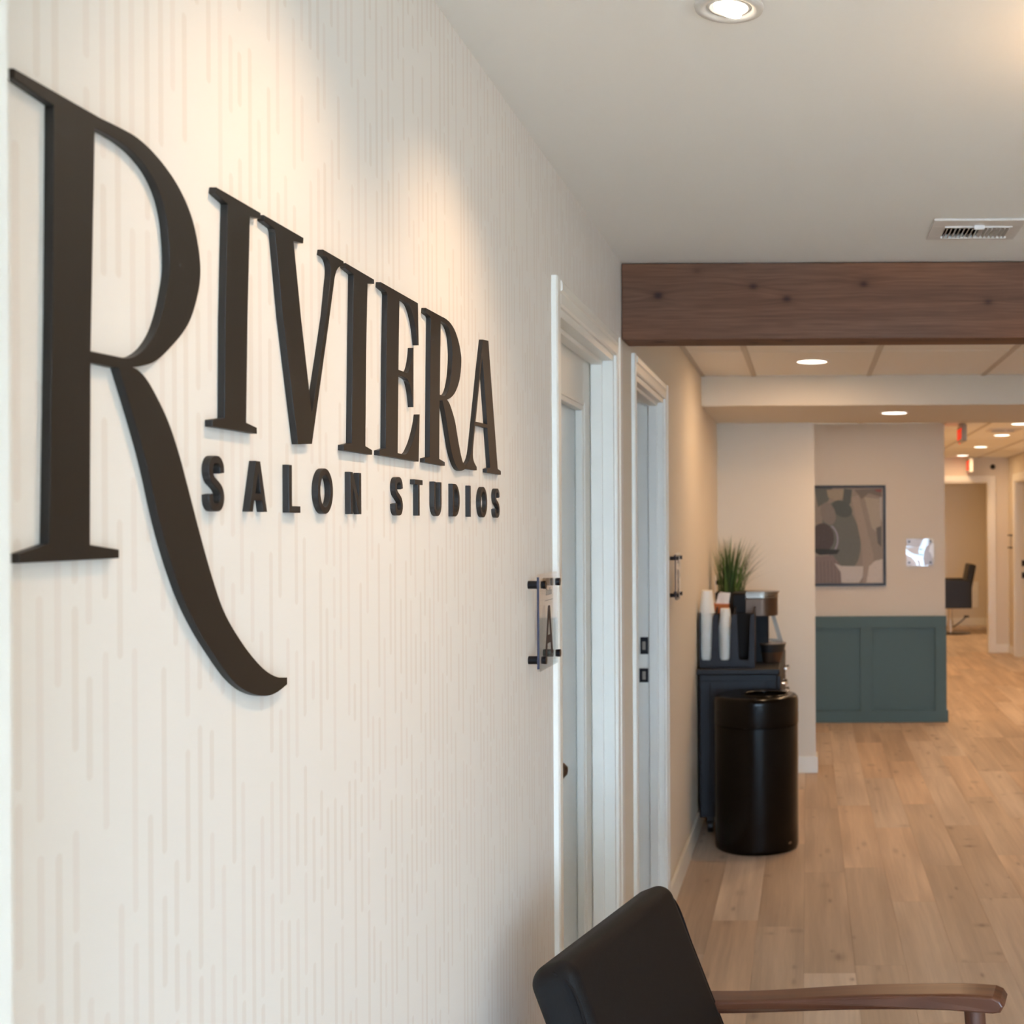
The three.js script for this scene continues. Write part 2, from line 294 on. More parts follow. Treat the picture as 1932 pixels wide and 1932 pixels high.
// door_1: closed glazed studio door in the wallpapered wall
{
  const d1 = struct('door_1', 'white glazed studio door with moulded casing in the wallpapered wall');
  const a = 2.737, b = 3.545, h = 2.045, x = XL, w = 0.057;
  part(d1, 'casing_leg', casingLeg(x, a - w, a, 0, h + w, -1, 1), M.trim);
  part(d1, 'casing_leg', casingLeg(x, b, b + w, 0, h + w, 1, 1), M.trim);
  part(d1, 'casing_head', casingHead(x, a, b, h, w, 1), M.trim);
  part(d1, 'jamb', B(x - 0.12, x, 0, h, b - 0.018, b), M.trim); part(d1, 'jamb', B(x - 0.12, x, 0, h, a, a + 0.018), M.trim); part(d1, 'jamb_head', B(x - 0.12, x, h - 0.018, h, a + 0.018, b - 0.018), M.trim);
  part(d1, 'door_stop', RB(x - 0.064, x - 0.030, 0, h - 0.018, b - 0.030, b - 0.018, 0.003), M.trim); part(d1, 'door_stop', RB(x - 0.064, x - 0.030, 0, h - 0.018, a + 0.018, a + 0.030, 0.003), M.trim); part(d1, 'door_stop', RB(x - 0.064, x - 0.030, h - 0.03, h - 0.018, a + 0.03, b - 0.03, 0.003), M.trim);
  const f = x - 0.066, k = x - 0.104, A = a + 0.022, Bq = b - 0.022, s = 0.105;   // leaf face, leaf back
  const leaf = part(d1, 'door_leaf', [RB(k, f, 0.01, h - 0.021, A, A + s, 0.003), RB(k, f, 0.01, h - 0.021, Bq - s, Bq, 0.003), RB(k, f, h - 0.021 - 0.13, h - 0.021, A + s, Bq - s, 0.003), RB(k, f, 0.01, 0.23, A + s, Bq - s, 0.003)], M.doorLeaf);
  const g0 = A + s, g1 = Bq - s, y0 = 0.23, y1 = h - 0.151;
  part(leaf, 'glass', B(f - 0.026, f - 0.02, y0, y1, g0, g1), M.frost, 'frosted glass panel');
  for (const q of [[g1 - 0.022, g1, y0, y1], [g0, g0 + 0.022, y0, y1], [g0 + 0.022, g1 - 0.022, y1 - 0.022, y1], [g0 + 0.022, g1 - 0.022, y0, y0 + 0.022]]) part(leaf, 'glazing_bead', [RB(f - 0.02, f + 0.002, q[2], q[3], q[0], q[1], 0.003), B(f - 0.02, f + 0.006, q[2] === y0 && q[3] === y1 ? y0 : q[3] > 1 ? y1 - 0.009 : y0, q[2] === y0 && q[3] === y1 ? y1 : q[3] > 1 ? y1 : y0 + 0.009, q[0] === g1 - 0.022 ? g1 - 0.009 : q[0], q[0] === g0 ? g0 + 0.009 : q[1])], M.doorLeaf);
  const kn = lathe([[0, 0], [0.027, 0.001], [0.027, 0.006], [0.012, 0.012], [0.011, 0.035], [0.02, 0.044], [0.027, 0.056], [0.025, 0.068], [0.013, 0.077], [0, 0.079]], 0, 0, 0, 28); kn.scale(0.72, 0.9, 0.72); kn.rotateZ(-Math.PI / 2); kn.translate(f, 0.985, -(A + 0.055));
  part(leaf, 'door_knob', kn, std(0x4a3c30, 0.35, { metalness: 0.8 }), 'dark bronze knob');
}
// door_2: open doorway further down the hall
{
  const d2 = struct('door_2', 'white doorway with moulded casing and black strike plates further down the left wall');
  const a = 3.955, b = 4.77, h = 2.045, x = XL, w = 0.057;
  part(d2, 'casing_leg', casingLeg(x, a - w, a, 0, h + w, -1, 1), M.trim);
  part(d2, 'casing_leg', casingLeg(x, b, b + w, 0, h + w, 1, 1), M.trim);
  part(d2, 'casing_head', casingHead(x, a, b, h, w, 1), M.trim);
  const jamb = part(d2, 'jamb', B(x - 0.14, x, 0, h, b - 0.018, b), M.trim); part(d2, 'jamb', B(x - 0.14, x, 0, h, a, a + 0.018), M.trim); part(d2, 'jamb_head', B(x - 0.14, x, h - 0.018, h, a + 0.018, b - 0.018), M.trim);
  part(d2, 'door_stop', RB(x - 0.058, x - 0.022, 0, h - 0.018, b - 0.030, b - 0.018, 0.003), M.trim); part(d2, 'door_stop', RB(x - 0.058, x - 0.022, h - 0.03, h - 0.018, a + 0.018, b - 0.03, 0.003), M.trim);
  for (const [y, hh, lip] of [[1.082, 0.066, 0], [0.966, 0.054, 0.004]]) {
        const p = part(jamb, 'strike_plate', faceExtrude(poly([[x - 0.093 - lip, y - hh / 2], [x - 0.062, y - hh / 2], [x - 0.062, y + hh / 2], [x - 0.093 - lip, y + hh / 2]]), b - 0.0205, 0.0025), M.blackMetal, 'black strike plate');
    part(jamb, 'strike_hole', B(x - 0.085, x - 0.072, y - 0.016, y + 0.016, b - 0.0212, b - 0.0206), M.brace);
  }
  const lf = part(d2, 'door_leaf', RB(-1.5, x - 0.145, 0.01, h - 0.02, a + 0.02, a + 0.058, 0.003), M.doorLeaf); lf.userData.label = 'door leaf swung open into the studio';
}
// door_3: doorway in the end wall; door_4: doorway in the right wall near the corner
{
  const d3 = struct('door_3', 'cased doorway to the salon room at the end of the corridor');
  part(d3, 'casing_leg', RB(2.19, 2.265, 0, 2.13, 14.632, 14.65, 0.004), M.trim); part(d3, 'casing_leg', RB(1.225, 1.3, 0, 2.13, 14.632, 14.65, 0.004), M.trim);
  part(d3, 'casing_head', RB(1.3, 2.19, 2.06, 2.13, 14.632, 14.65, 0.004), M.trim);
  part(d3, 'jamb', B(2.172, 2.19, 0, 2.06, 14.65, 14.77), M.trim); part(d3, 'jamb', B(1.3, 1.318, 0, 2.06, 14.65, 14.77), M.trim); part(d3, 'jamb_head', B(1.318, 2.172, 2.042, 2.06, 14.65, 14.77), M.trim);
  const d4 = struct('door_4', 'cased doorway in the right wall beside the corridor corner');
  part(d4, 'casing_leg', RB(XR - 0.018, XR, 0, 2.13, 14.18, 14.27, 0.004), M.trim); part(d4, 'casing_leg', RB(XR - 0.018, XR, 0, 2.13, 13.11, 13.2, 0.004), M.trim); part(d4, 'casing_head', RB(XR - 0.018, XR, 2.045, 2.13, 13.2, 14.18, 0.004), M.trim);
  const j = part(d4, 'jamb', B(XR, XR + 0.13, 0, 2.045, 14.162, 14.18), M.trim); part(d4, 'jamb_head', B(XR, XR + 0.13, 2.03, 2.045, 13.2, 14.162), M.trim); part(d4, 'jamb', B(XR, XR + 0.13, 0, 2.045, 13.2, 13.218), M.trim);
  for (const y of [1.09, 0.95]) part(j, 'strike_plate', B(XR + 0.07, XR + 0.105, y - 0.035, y + 0.035, 14.158, 14.162), M.blackMetal, 'black strike plate');
}
// wainscot on the back wall
{
  const w = struct('trim_2', 'grey-green panelled wainscot on the back wall');
  const d = 9.57, t = 0.83;
  part(w, 'backing_board', B(-1.2, 1.08, 0, t, d - 0.008, d), M.teal);
  part(w, 'top_rail', RB(-1.2, 1.085, t - 0.092, t, d - 0.034, d - 0.008, 0.002), M.teal); part(w, 'bottom_rail', RB(-1.2, 1.097, 0, 0.092, d - 0.036, d - 0.008, 0.002), M.teal);
  for (const x of [-0.78, -0.185, 0.41, 0.995]) part(w, 'stile', RB(x, x + 0.09, 0.092, t - 0.092, d - 0.034, d - 0.008, 0.002), M.teal);
  for (const x of [-0.69, -0.095, 0.5]) part(w, 'panel', B(x + 0.002, x + 0.493, 0.094, t - 0.094, d - 0.0105, d - 0.008), M.teal);
}

// ---------------------------------------------------------------- wooden beam
{
  const g = RB(XL + 0.002, XR - 0.002, 2.112, CEIL - 0.002, 3.685, 3.825, 0.004);
  const p = g.attributes.position, uv = g.attributes.uv, n = g.attributes.normal;
  for (let i = 0; i < p.count; i++) { const top = Math.abs(n.getY(i)) > 0.7; uv.setXY(i, (p.getX(i) + 0.56) / 3, top ? (-p.getZ(i) - 3.6) / 0.24 : (p.getY(i) - 2.11) / 0.24); }
  single('ceiling_beam', 'dark stained knotty timber beam crossing the ceiling', 'beam', g, M.beam);
}

// ---------------------------------------------------------------- wall lettering
// outlines in millimetres on the wall: [depth along the hall, height]; segments with three or more points are curves
const SERIF = {
  R_big: [[[[852.9,1871.3]],[[852.9,1865.4]],[[897.9,1861.6]],[[894.6,1706.4]],[[889.3,1538.5]],[[855.5,1531.9]],[[855.4,1526.2]],[[978.8,1526.4]],[[978.8,1532.3]],[[939.3,1536.8]],[[941.4,1679.0]],[[970.9,1679.0]],[[980.2,1679.3],[999.9,1644.7],[1020.4,1605.3],[1040.3,1557.1],[1058.5,1521.5],[1080.1,1488.0],[1106.1,1458.5],[1136.6,1431.0],[1168.8,1405.8],[1200.8,1389.2],[1237.0,1379.5],[1265.7,1378.3],[1293.8,1383.6]],[[1293.9,1390.1],[1270.8,1393.4],[1242.0,1404.0],[1210.0,1423.1],[1179.8,1446.2],[1155.0,1469.9],[1135.3,1498.2],[1112.6,1538.7],[1090.8,1581.3],[1073.2,1615.2],[1056.2,1641.0],[1039.6,1658.9],[1023.5,1672.8],[1011.0,1679.5],[998.7,1682.0]],[[998.4,1682.1],[1017.3,1686.1],[1036.7,1692.7],[1060.1,1707.6],[1081.0,1723.4],[1097.0,1741.2],[1109.7,1767.5],[1112.8,1787.9],[1107.9,1809.5],[1097.9,1829.3],[1081.3,1845.8],[1060.7,1858.2],[1034.1,1868.0],[1008.8,1872.7],[984.7,1872.8],[956.6,1871.4]]],[[[948.4,1862.0],[968.9,1862.6],[988.4,1861.7],[1008.7,1858.0],[1029.8,1849.2],[1044.8,1836.0],[1054.5,1818.4],[1058.9,1795.8],[1059.4,1772.0],[1053.5,1750.6],[1045.6,1731.4],[1035.2,1714.3],[1020.6,1700.1],[1004.8,1691.2],[992.2,1687.8],[981.5,1687.2]],[[941.4,1686.4]],[[942.5,1712.6]]]],
  I_1: [[[[1144.8,1869.1]],[[1143.4,1863.9]],[[1164.6,1860.3]],[[1166.7,1859.5]],[[1160.7,1749.6]],[[1158.6,1653.7]],[[1134.3,1649.9]],[[1134.2,1644.6]],[[1225.4,1644.7]],[[1225.4,1649.9]],[[1202.2,1653.1]],[[1206.3,1757.3]],[[1212.6,1860.1]],[[1236.3,1863.7]],[[1236.3,1868.6]]]],
  V: [[[[1244.9,1868.5]],[[1244.8,1863.3]],[[1268.0,1861.2]],[[1270.5,1857.5]],[[1288.6,1771.3]],[[1325.2,1640.7]],[[1362.0,1643.5]],[[1411.0,1784.9]],[[1429.8,1842.8],[1435.1,1851.2],[1441.5,1857.0],[1450.0,1860.6],[1457.5,1862.2]],[[1457.6,1867.3]],[[1397.7,1867.6]],[[1395.6,1861.8],[1405.6,1862.0],[1413.6,1858.6],[1418.0,1852.4],[1418.3,1843.7],[1416.3,1836.1]],[[1405.7,1793.6]],[[1392.3,1756.1]],[[1362.2,1676.0]],[[1334.1,1779.0]],[[1315.4,1859.4]],[[1340.5,1862.6]],[[1341.5,1868.1]]]],
  I_2: [[[[1466.3,1866.9]],[[1465.1,1861.5]],[[1487.2,1859.3]],[[1490.6,1858.1]],[[1486.0,1766.0]],[[1481.1,1651.5]],[[1455.8,1647.8]],[[1455.7,1642.1]],[[1549.8,1642.2]],[[1549.9,1647.4]],[[1526.6,1650.9]],[[1531.1,1772.4]],[[1537.1,1857.7]],[[1560.2,1861.4]],[[1560.3,1866.2]]]],
  E: [[[[1586.7,1868.0]],[[1585.3,1861.9]],[[1606.0,1859.9]],[[1609.9,1856.7]],[[1605.4,1783.1]],[[1600.4,1652.7]],[[1577.2,1648.6]],[[1577.1,1643.3]],[[1735.8,1643.1]],[[1741.5,1710.0]],[[1736.9,1709.3],[1732.1,1698.0],[1722.8,1683.6],[1710.6,1669.2],[1698.6,1658.9],[1688.3,1652.0],[1678.2,1649.1],[1666.8,1648.9]],[[1647.2,1649.2]],[[1651.6,1755.8]],[[1674.1,1756.0],[1689.8,1754.3],[1698.5,1748.7],[1706.3,1736.1],[1711.9,1718.4]],[[1714.3,1718.7]],[[1715.6,1801.2]],[[1712.6,1800.5],[1711.0,1793.0],[1706.4,1780.8],[1698.8,1769.3],[1690.0,1763.4],[1677.0,1762.6]],[[1651.7,1762.4]],[[1657.3,1861.0]],[[1675.7,1861.4],[1695.8,1859.6],[1710.4,1850.7],[1723.6,1833.6],[1733.2,1808.3]],[[1738.4,1809.1]],[[1736.3,1867.9]]]],
  R_small: [[[[1774.3,1867.7]],[[1772.8,1861.0]],[[1791.7,1859.5]],[[1795.8,1856.9]],[[1791.8,1778.7]],[[1787.0,1651.8]],[[1764.1,1648.5]],[[1764.0,1643.5]],[[1861.3,1643.2]],[[1861.4,1648.0]],[[1833.2,1651.5]],[[1836.1,1740.9]],[[1850.6,1741.9],[1860.7,1729.3],[1870.8,1713.5],[1879.5,1696.5],[1891.3,1675.0],[1903.4,1659.6],[1917.2,1648.6],[1931.3,1642.0],[1945.7,1639.5],[1960.4,1640.8],[1976.3,1644.1]],[[1976.4,1649.5]],[[1968.8,1648.9],[1957.4,1654.3],[1944.6,1669.3],[1929.0,1693.9],[1916.8,1714.7],[1901.5,1729.6],[1886.4,1740.7],[1872.9,1745.1]],[[1872.9,1745.1],[1895.7,1751.0],[1917.6,1761.0],[1936.9,1776.8],[1948.4,1794.8],[1953.1,1817.1],[1949.1,1829.5],[1938.0,1844.4],[1919.2,1857.9],[1897.6,1865.2],[1873.4,1868.3],[1846.9,1868.2]]],[[[1843.9,1861.2],[1858.5,1861.6],[1876.3,1859.9],[1889.8,1853.2],[1898.8,1842.1],[1903.7,1823.9],[1903.5,1810.4],[1899.5,1791.9],[1893.0,1775.9],[1882.1,1760.4],[1870.0,1752.0],[1859.5,1748.7]],[[1837.7,1748.5]]]],
  A: [[[[2084.9,1869.0]],[[2061.8,1812.7]],[[2026.2,1717.3]],[[2015.2,1687.8],[2006.3,1669.2],[1994.1,1657.2],[1977.8,1649.8]],[[1977.7,1644.0]],[[2040.8,1644.2]],[[2040.9,1649.5],[2025.1,1656.9],[2018.3,1666.1],[2019.2,1678.5]],[[2033.3,1719.8]],[[2110.2,1720.6]],[[2128.1,1652.1]],[[2105.1,1648.9]],[[2105.0,1643.4]],[[2202.0,1643.6]],[[2202.1,1649.3]],[[2179.6,1652.5]],[[2133.3,1821.7]],[[2120.0,1872.3]]],[[[2079.9,1841.4]],[[2035.2,1724.7]],[[2110.3,1726.1]]]],
};
const LT = 0.0072;
const outline = (c) => c.flatMap((s) => s.length > 2 ? smooth(s) : s).map(([a, b]) => [a / 1000, b / 1000]);
const SERIF_LABEL = {
  R_big: 'tall black initial R with sweeping tail on wallpaper', I_1: 'black serif letter I right beside the tall initial R', V: 'black serif letter V of the wall sign',
  I_2: 'black serif letter I between V and E', E: 'black serif letter E of the wall sign', R_small: 'small black serif letter R between E and A', A: 'black serif letter A with thin left stroke, last of the upper word',
};
for (const [k, cs] of Object.entries(SERIF)) single('sign_letter', SERIF_LABEL[k], 'letter', wallExtrude(poly(outline(cs[0]), cs.slice(1).map(outline)), XL, LT, 0.0005), M.letter);
// second line: plain sans letters, cap height 50 mm
{
  const y0 = 1.5664, y1 = 1.6162, t = 0.0068, th = 0.0058;
  const bar = (a, b) => poly([[a, y0], [b, y0], [b, y1], [a, y1]]);
  function stroke(pts, w) {
    const c = new THREE.CatmullRomCurve3(pts.map(([a, b]) => new THREE.Vector3(a, b, 0))), n = 44, L = [], R = [];
    for (let i = 0; i <= n; i++) { const p = c.getPoint(i / n), q = c.getTangent(i / n), f = th + (w - th) * Math.abs(q.y); L.push([p.x - q.y * f / 2, p.y + q.x * f / 2]); R.unshift([p.x + q.y * f / 2, p.y - q.x * f / 2]); }
    return poly([...L, ...R]);
  }
  const S = (a, b) => { const w = b - a - t, h = y1 - y0 + 0.001 - th, X = (u) => a + t / 2 + u * w, Y = (v) => y0 - 0.0005 + th / 2 + v * h; return stroke([[1, 0.74], [0.96, 0.88], [0.75, 0.985], [0.5, 1], [0.22, 0.975], [0.03, 0.86], [0.02, 0.71], [0.17, 0.59], [0.5, 0.5], [0.83, 0.4], [0.98, 0.28], [0.97, 0.13], [0.78, 0.02], [0.5, 0], [0.24, 0.015], [0.04, 0.11], [0, 0.26]].map(([u, v]) => [X(u), Y(v)]), t); };
  const ell = (a, b, ya, yb, n = 40) => Array.from({ length: n }, (_, i) => { const q = i / n * Math.PI * 2; return [(a + b) / 2 + (b - a) / 2 * Math.cos(q), (ya + yb) / 2 + (yb - ya) / 2 * Math.sin(q)]; });
  const O = (a, b) => poly(ell(a, b, y0 - 0.0005, y1 + 0.0005), [ell(a + t, b - t, y0 + th, y1 - th)]);
  const A = (a, b) => { const m = (a + b) / 2, k = 0.0045, q = t * 1.06; return poly([[a, y0], [a + q, y0], [a + q + 0.0036, y0 + 0.0115], [b - q - 0.0036, y0 + 0.0115], [b - q, y0], [b, y0], [m + k, y1], [m - k, y1]], [[[a + q + 0.0054, y0 + 0.0172], [b - q - 0.0054, y0 + 0.0172], [m, y1 - 0.010]]]); };
  const L = (a, b) => poly([[a, y0], [b, y0], [b, y0 + th], [a + t, y0 + th], [a + t, y1], [a, y1]]);
  const N = (a, b) => poly([[a, y0], [a + t, y0], [a + t, y1 - 0.016], [b - t, y0], [b, y0], [b, y1], [b - t, y1], [b - t, y0 + 0.016], [a + t, y1], [a, y1]]);
  const T = (a, b) => { const m = (a + b) / 2; return poly([[m - t / 2, y0], [m + t / 2, y0], [m + t / 2, y1 - th], [b, y1 - th], [b, y1], [a, y1], [a, y1 - th], [m - t / 2, y1 - th]]); };
  const arc = (cx, cy, rx, ry, q0, q1, n = 14) => Array.from({ length: n + 1 }, (_, i) => { const q = q0 + (q1 - q0) * i / n; return [cx + rx * Math.cos(q), cy + ry * Math.sin(q)]; });
  const U = (a, b) => { const m = (a + b) / 2, r = (b - a) / 2, c = y0 + r * 0.95; return poly([[a, y1], ...arc(m, c, r, r * 0.95, Math.PI, 2 * Math.PI), [b, y1], [b - t, y1], ...arc(m, c, r - t, r * 0.95 - th, 2 * Math.PI, Math.PI), [a + t, y1]]); };
  const Dl = (a, b) => { const m = (y0 + y1) / 2, r = (y1 - y0) / 2, c = a + (b - a) * 0.4, rx = b - c; return poly([[a, y0], ...arc(c, m, rx, r, -Math.PI / 2, Math.PI / 2), [a, y1]], [[[a + t, y0 + th], ...arc(c, m, rx - t, r - th, -Math.PI / 2, Math.PI / 2), [a + t, y1 - th]]]); };
  const I = (a, b) => bar(a, b);
  const list = [[S, 1.1276, 1.1564, 'small black sans letter S right of the tail of R'], [A, 1.2087, 1.2477, 'small black sans letter A'], [L, 1.3015, 1.330, 'small black sans letter L'], [O, 1.3778, 1.4216, 'small black sans letter O between L and N'], [N, 1.4771, 1.5117, 'small black sans letter N'],
    [S, 1.6366, 1.6673, 'small black sans letter S beside the T'], [T, 1.7193, 1.7532, 'small black sans letter T'], [U, 1.8076, 1.8438, 'small black sans letter U'], [Dl, 1.9028, 1.9403, 'small black sans letter D'], [I, 1.997, 2.0042, 'small black sans letter I after the D'], [O, 2.061, 2.1065, 'small black sans letter O between I and S'], [S, 2.1605, 2.1925, 'small black sans letter S, last of the lower word']];
  for (const [f, a, b, label] of list) single('sign_letter_sans', label, 'letter', wallExtrude(f(a, b), XL, LT, 0.0007), M.sansLetter);
}

// ---------------------------------------------------------------- studio plaques on standoffs
const sans = await new FontLoader().loadAsync('fonts/droid/droid_sans_regular.typeface.json');
const sansBold = await new FontLoader().loadAsync('fonts/droid/droid_sans_bold.typeface.json');
const serifR = await new FontLoader().loadAsync('fonts/droid/droid_serif_regular.typeface.json');
function textGeo(str, font, h, depth) { const g = new TextGeometry(str, { font, size: h, depth, curveSegments: 6 }); g.computeBoundingBox(); const b = g.boundingBox; g.translate(-(b.min.x + b.max.x) / 2, -b.min.y, 0); return g; }
function standoff(t, x, dir, y, d, axis) {      // barrel, neck and cap through a plate on a wall; dir away from the wall
  const c = (a, len, r) => axis === 'x' ? cyl(x + dir * (a + len / 2), y, d, r, r, len, 24, 'x') : cyl(d, y, x - (a + len / 2), r, r, len, 24, 'z');
  part(t, 'standoff', [c(0, 0.020, 0.0082), c(0.0265, 0.002, 0.0078), c(0.0285, 0.0012, 0.0066), c(0.0297, 0.006, 0.0082)], M.blackMetal, 'black standoff bolt');
}
function sidePlaque(label, x, dir, y0, d0, w, h, letter, inkMat) {
  const t = thing('door_plaque', label, 'sign', [x, y0, d0 + w / 2]);
  const xa = x + dir * 0.0215, xb = x + dir * 0.0262, lo = Math.min(xa, xb), hi = Math.max(xa, xb), r = 0.006;
  const s = new THREE.Shape(); s.moveTo(d0 + r, y0); s.lineTo(d0 + w - r, y0); s.quadraticCurveTo(d0 + w, y0, d0 + w, y0 + r); s.lineTo(d0 + w, y0 + h - r); s.quadraticCurveTo(d0 + w, y0 + h, d0 + w - r, y0 + h); s.lineTo(d0 + r, y0 + h); s.quadraticCurveTo(d0, y0 + h, d0, y0 + h - r); s.lineTo(d0, y0 + r); s.quadraticCurveTo(d0, y0, d0 + r, y0);
  const plate = part(t, 'plate', wallExtrude(s, lo, hi - lo), M.acrylic, 'clear acrylic plate');
  part(plate, 'plate_edge', B(lo, hi, y0 + r, y0 + h - r, d0 - 0.0006, d0 + 0.0002), M.acrylicEdge);
  for (const a of [d0 + 0.02, d0 + w - 0.02]) for (const b of [y0 + 0.022, y0 + h - 0.022]) standoff(t, x, dir, b, a, 'x');
  const put = (g, s, y) => { g.rotateY(Math.PI / 2); g.translate(hi + 0.0001, y, -s); return g; };
  const m = d0 + w / 2;
  if (letter) {
    part(plate, 'studio_word', put(textGeo('Studio', serifR, 0.0135, 0.0004), m, y0 + h * 0.765), M.inkGrey, 'the word Studio in thin grey letters');
    part(plate, 'rule_line', B(hi + 0.0001, hi + 0.0005, y0 + h * 0.71, y0 + h * 0.715, m - 0.038, m + 0.038), M.inkGrey);
    if (letter === 'A') { const c = (q) => [m + q[0], y0 + h * 0.135 + q[1]]; part(plate, 'large_letter', wallExtrude(poly([[-0.037, 0], [-0.021, 0], [-0.0155, 0.024], [0.0155, 0.024], [0.021, 0], [0.037, 0], [0.0085, 0.101], [-0.0085, 0.101]].map(c), [[[-0.0118, 0.041], [0.0118, 0.041], [0, 0.078]].map(c)]), hi + 0.0001, 0.0006), inkMat, 'large black letter A'); }
    else part(plate, 'large_letter', put(textGeo(letter, sansBold, 0.1, 0.0006), m, y0 + h * 0.135), inkMat, 'large faint letter ' + letter);
  }
  return t;
}
sidePlaque('clear acrylic plaque with large black letter A beside the glazed door', XL, 1, 1.259, 2.425, 0.178, 0.195, 'A', M.ink);
sidePlaque('clear acrylic plaque seen nearly edge-on above the coffee cart', XL, 1, 1.243, 4.945, 0.178, 0.195, 'B', M.inkGrey);
sidePlaque('small clear plaque on the far right corridor wall', XR, -1, 1.245, 14.36, 0.17, 0.19, null, M.ink);

// ---------------------------------------------------------------- things on the back wall
{ // framed print
  const x0 = 0.012, x1 = 0.613, y0 = 1.07, y1 = 1.855, d = 9.57, fw = 0.016;
  const t = thing('framed_print', 'black framed grey abstract print on the wall above the wainscot', 'picture', [(x0 + x1) / 2, y0, d]);
  part(t, 'frame', faceExtrude(poly([[x0, y0], [x1, y0], [x1, y1], [x0, y1]], [[[x0 + fw, y0 + fw], [x0 + fw, y1 - fw], [x1 - fw, y1 - fw], [x1 - fw, y0 + fw]]]), d - 0.026, 0.026, 0.0015), M.black);
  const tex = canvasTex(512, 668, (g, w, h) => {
    const blob = (c, pts) => { g.fillStyle = c; g.beginPath(); pts.forEach(([a, b], i) => i ? g.lineTo(a * w, b * h) : g.moveTo(a * w, b * h)); g.closePath(); g.fill(); };
    g.fillStyle = '#84807a'; g.fillRect(0, 0, w, h);
    // left edge of the sheet is hidden by the wing wall; coordinates are fractions of the sheet
    blob('#9a9084', [[0.0, 0], [1, 0], [1, 1], [0, 1]]);
    blob('#6c6f69', [[0.05, 0.0], [0.30, 0.0], [0.24, 0.14], [0.10, 0.2]]); blob('#a69a86', [[0.22, 0.02], [0.45, 0.02], [0.46, 0.1], [0.36, 0.14], [0.24, 0.1]]); blob('#5f645f', [[0.46, 0.01], [0.57, 0.02], [0.55, 0.16], [0.5, 0.2], [0.44, 0.13]]);
    g.fillStyle = '#73756e'; g.beginPath(); g.ellipse(0.42 * w, 0.5 * h, 0.25 * w, 0.36 * h, -0.22, 0, 7); g.fill();
    g.fillStyle = '#5c625d'; g.beginPath(); g.ellipse(0.43 * w, 0.22 * h, 0.15 * w, 0.08 * h, 0.5, 0, 7); g.fill();
    g.fillStyle = '#8c847c'; g.beginPath(); g.ellipse(0.24 * w, 0.27 * h, 0.1 * w, 0.12 * h, -0.3, 0, 7); g.fill();
    g.fillStyle = '#5b5350'; g.beginPath(); g.ellipse(0.16 * w, 0.52 * h, 0.16 * w, 0.15 * h, 0, 0, 7); g.fill();
    g.strokeStyle = '#a9a6b2'; g.lineWidth = 9; g.beginPath(); g.ellipse(0.18 * w, 0.54 * h, 0.19 * w, 0.17 * h, 0, -1, 1); g.stroke();
    blob('#3d403f', [[0.05, 0.635], [0.4, 0.645], [0.36, 0.69], [0.12, 0.70], [0.05, 0.67]]);
    blob('#8a7d78', [[0.03, 0.72], [0.3, 0.70], [0.42, 0.82], [0.46, 1], [0.03, 1]]); for (let i = 0; i < 7; i++) { g.strokeStyle = 'rgba(80,72,70,.5)'; g.lineWidth = 3; g.beginPath(); g.moveTo((0.08 + i * 0.05) * w, 0.76 * h); g.lineTo((0.09 + i * 0.05) * w, h); g.stroke(); }
    blob('#a89a8c', [[0.56, 0.1], [0.66, 0.08], [0.86, 0.7], [0.86, 1], [0.72, 1], [0.7, 0.6]]); blob('#b0a595', [[0.74, 0.1], [0.98, 0.12], [0.96, 0.5], [0.84, 0.42]]); blob('#7d746c', [[0.6, 0.02], [0.98, 0.01], [0.97, 0.1], [0.8, 0.06], [0.7, 0.12]]); blob('#8f5a52', [[0.88, 0.02], [0.98, 0.02], [0.97, 0.05], [0.9, 0.04]]);
    blob('#6f6c68', [[0.9, 0.42], [0.97, 0.4], [0.97, 0.62], [0.92, 0.58]]);
    blob('#cdc6be', [[0.32, 0.785], [0.42, 0.815], [0.72, 0.82], [0.71, 0.93], [0.66, 0.99], [0.42, 0.99], [0.41, 0.88]]); blob('#d3cabf', [[0.8, 0.82], [0.88, 0.765], [0.985, 0.745], [0.985, 0.99], [0.76, 0.99]]); blob('#b9b4ae', [[0.95, 0.1], [0.985, 0.1], [0.98, 0.36], [0.955, 0.3]]);  // pale lower patches: window reflection in the glass, painted into the print
    for (let i = 0; i < 2600; i++) { const v = rnd() < 0.5 ? 0 : 255; g.fillStyle = `rgba(${v},${v},${v},${rr(0.02, 0.08)})`; g.fillRect(rnd() * w, rnd() * h, rr(1, 5), rr(1, 9)); }
  });
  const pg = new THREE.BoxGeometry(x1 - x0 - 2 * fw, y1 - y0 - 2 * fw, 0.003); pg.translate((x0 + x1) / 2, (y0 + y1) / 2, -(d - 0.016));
  part(t, 'print', pg, new THREE.MeshPhysicalMaterial({ map: tex, roughness: 0.5, specularIntensity: 0.4 }), 'grey and brown abstract print with window reflection painted along its foot');
}
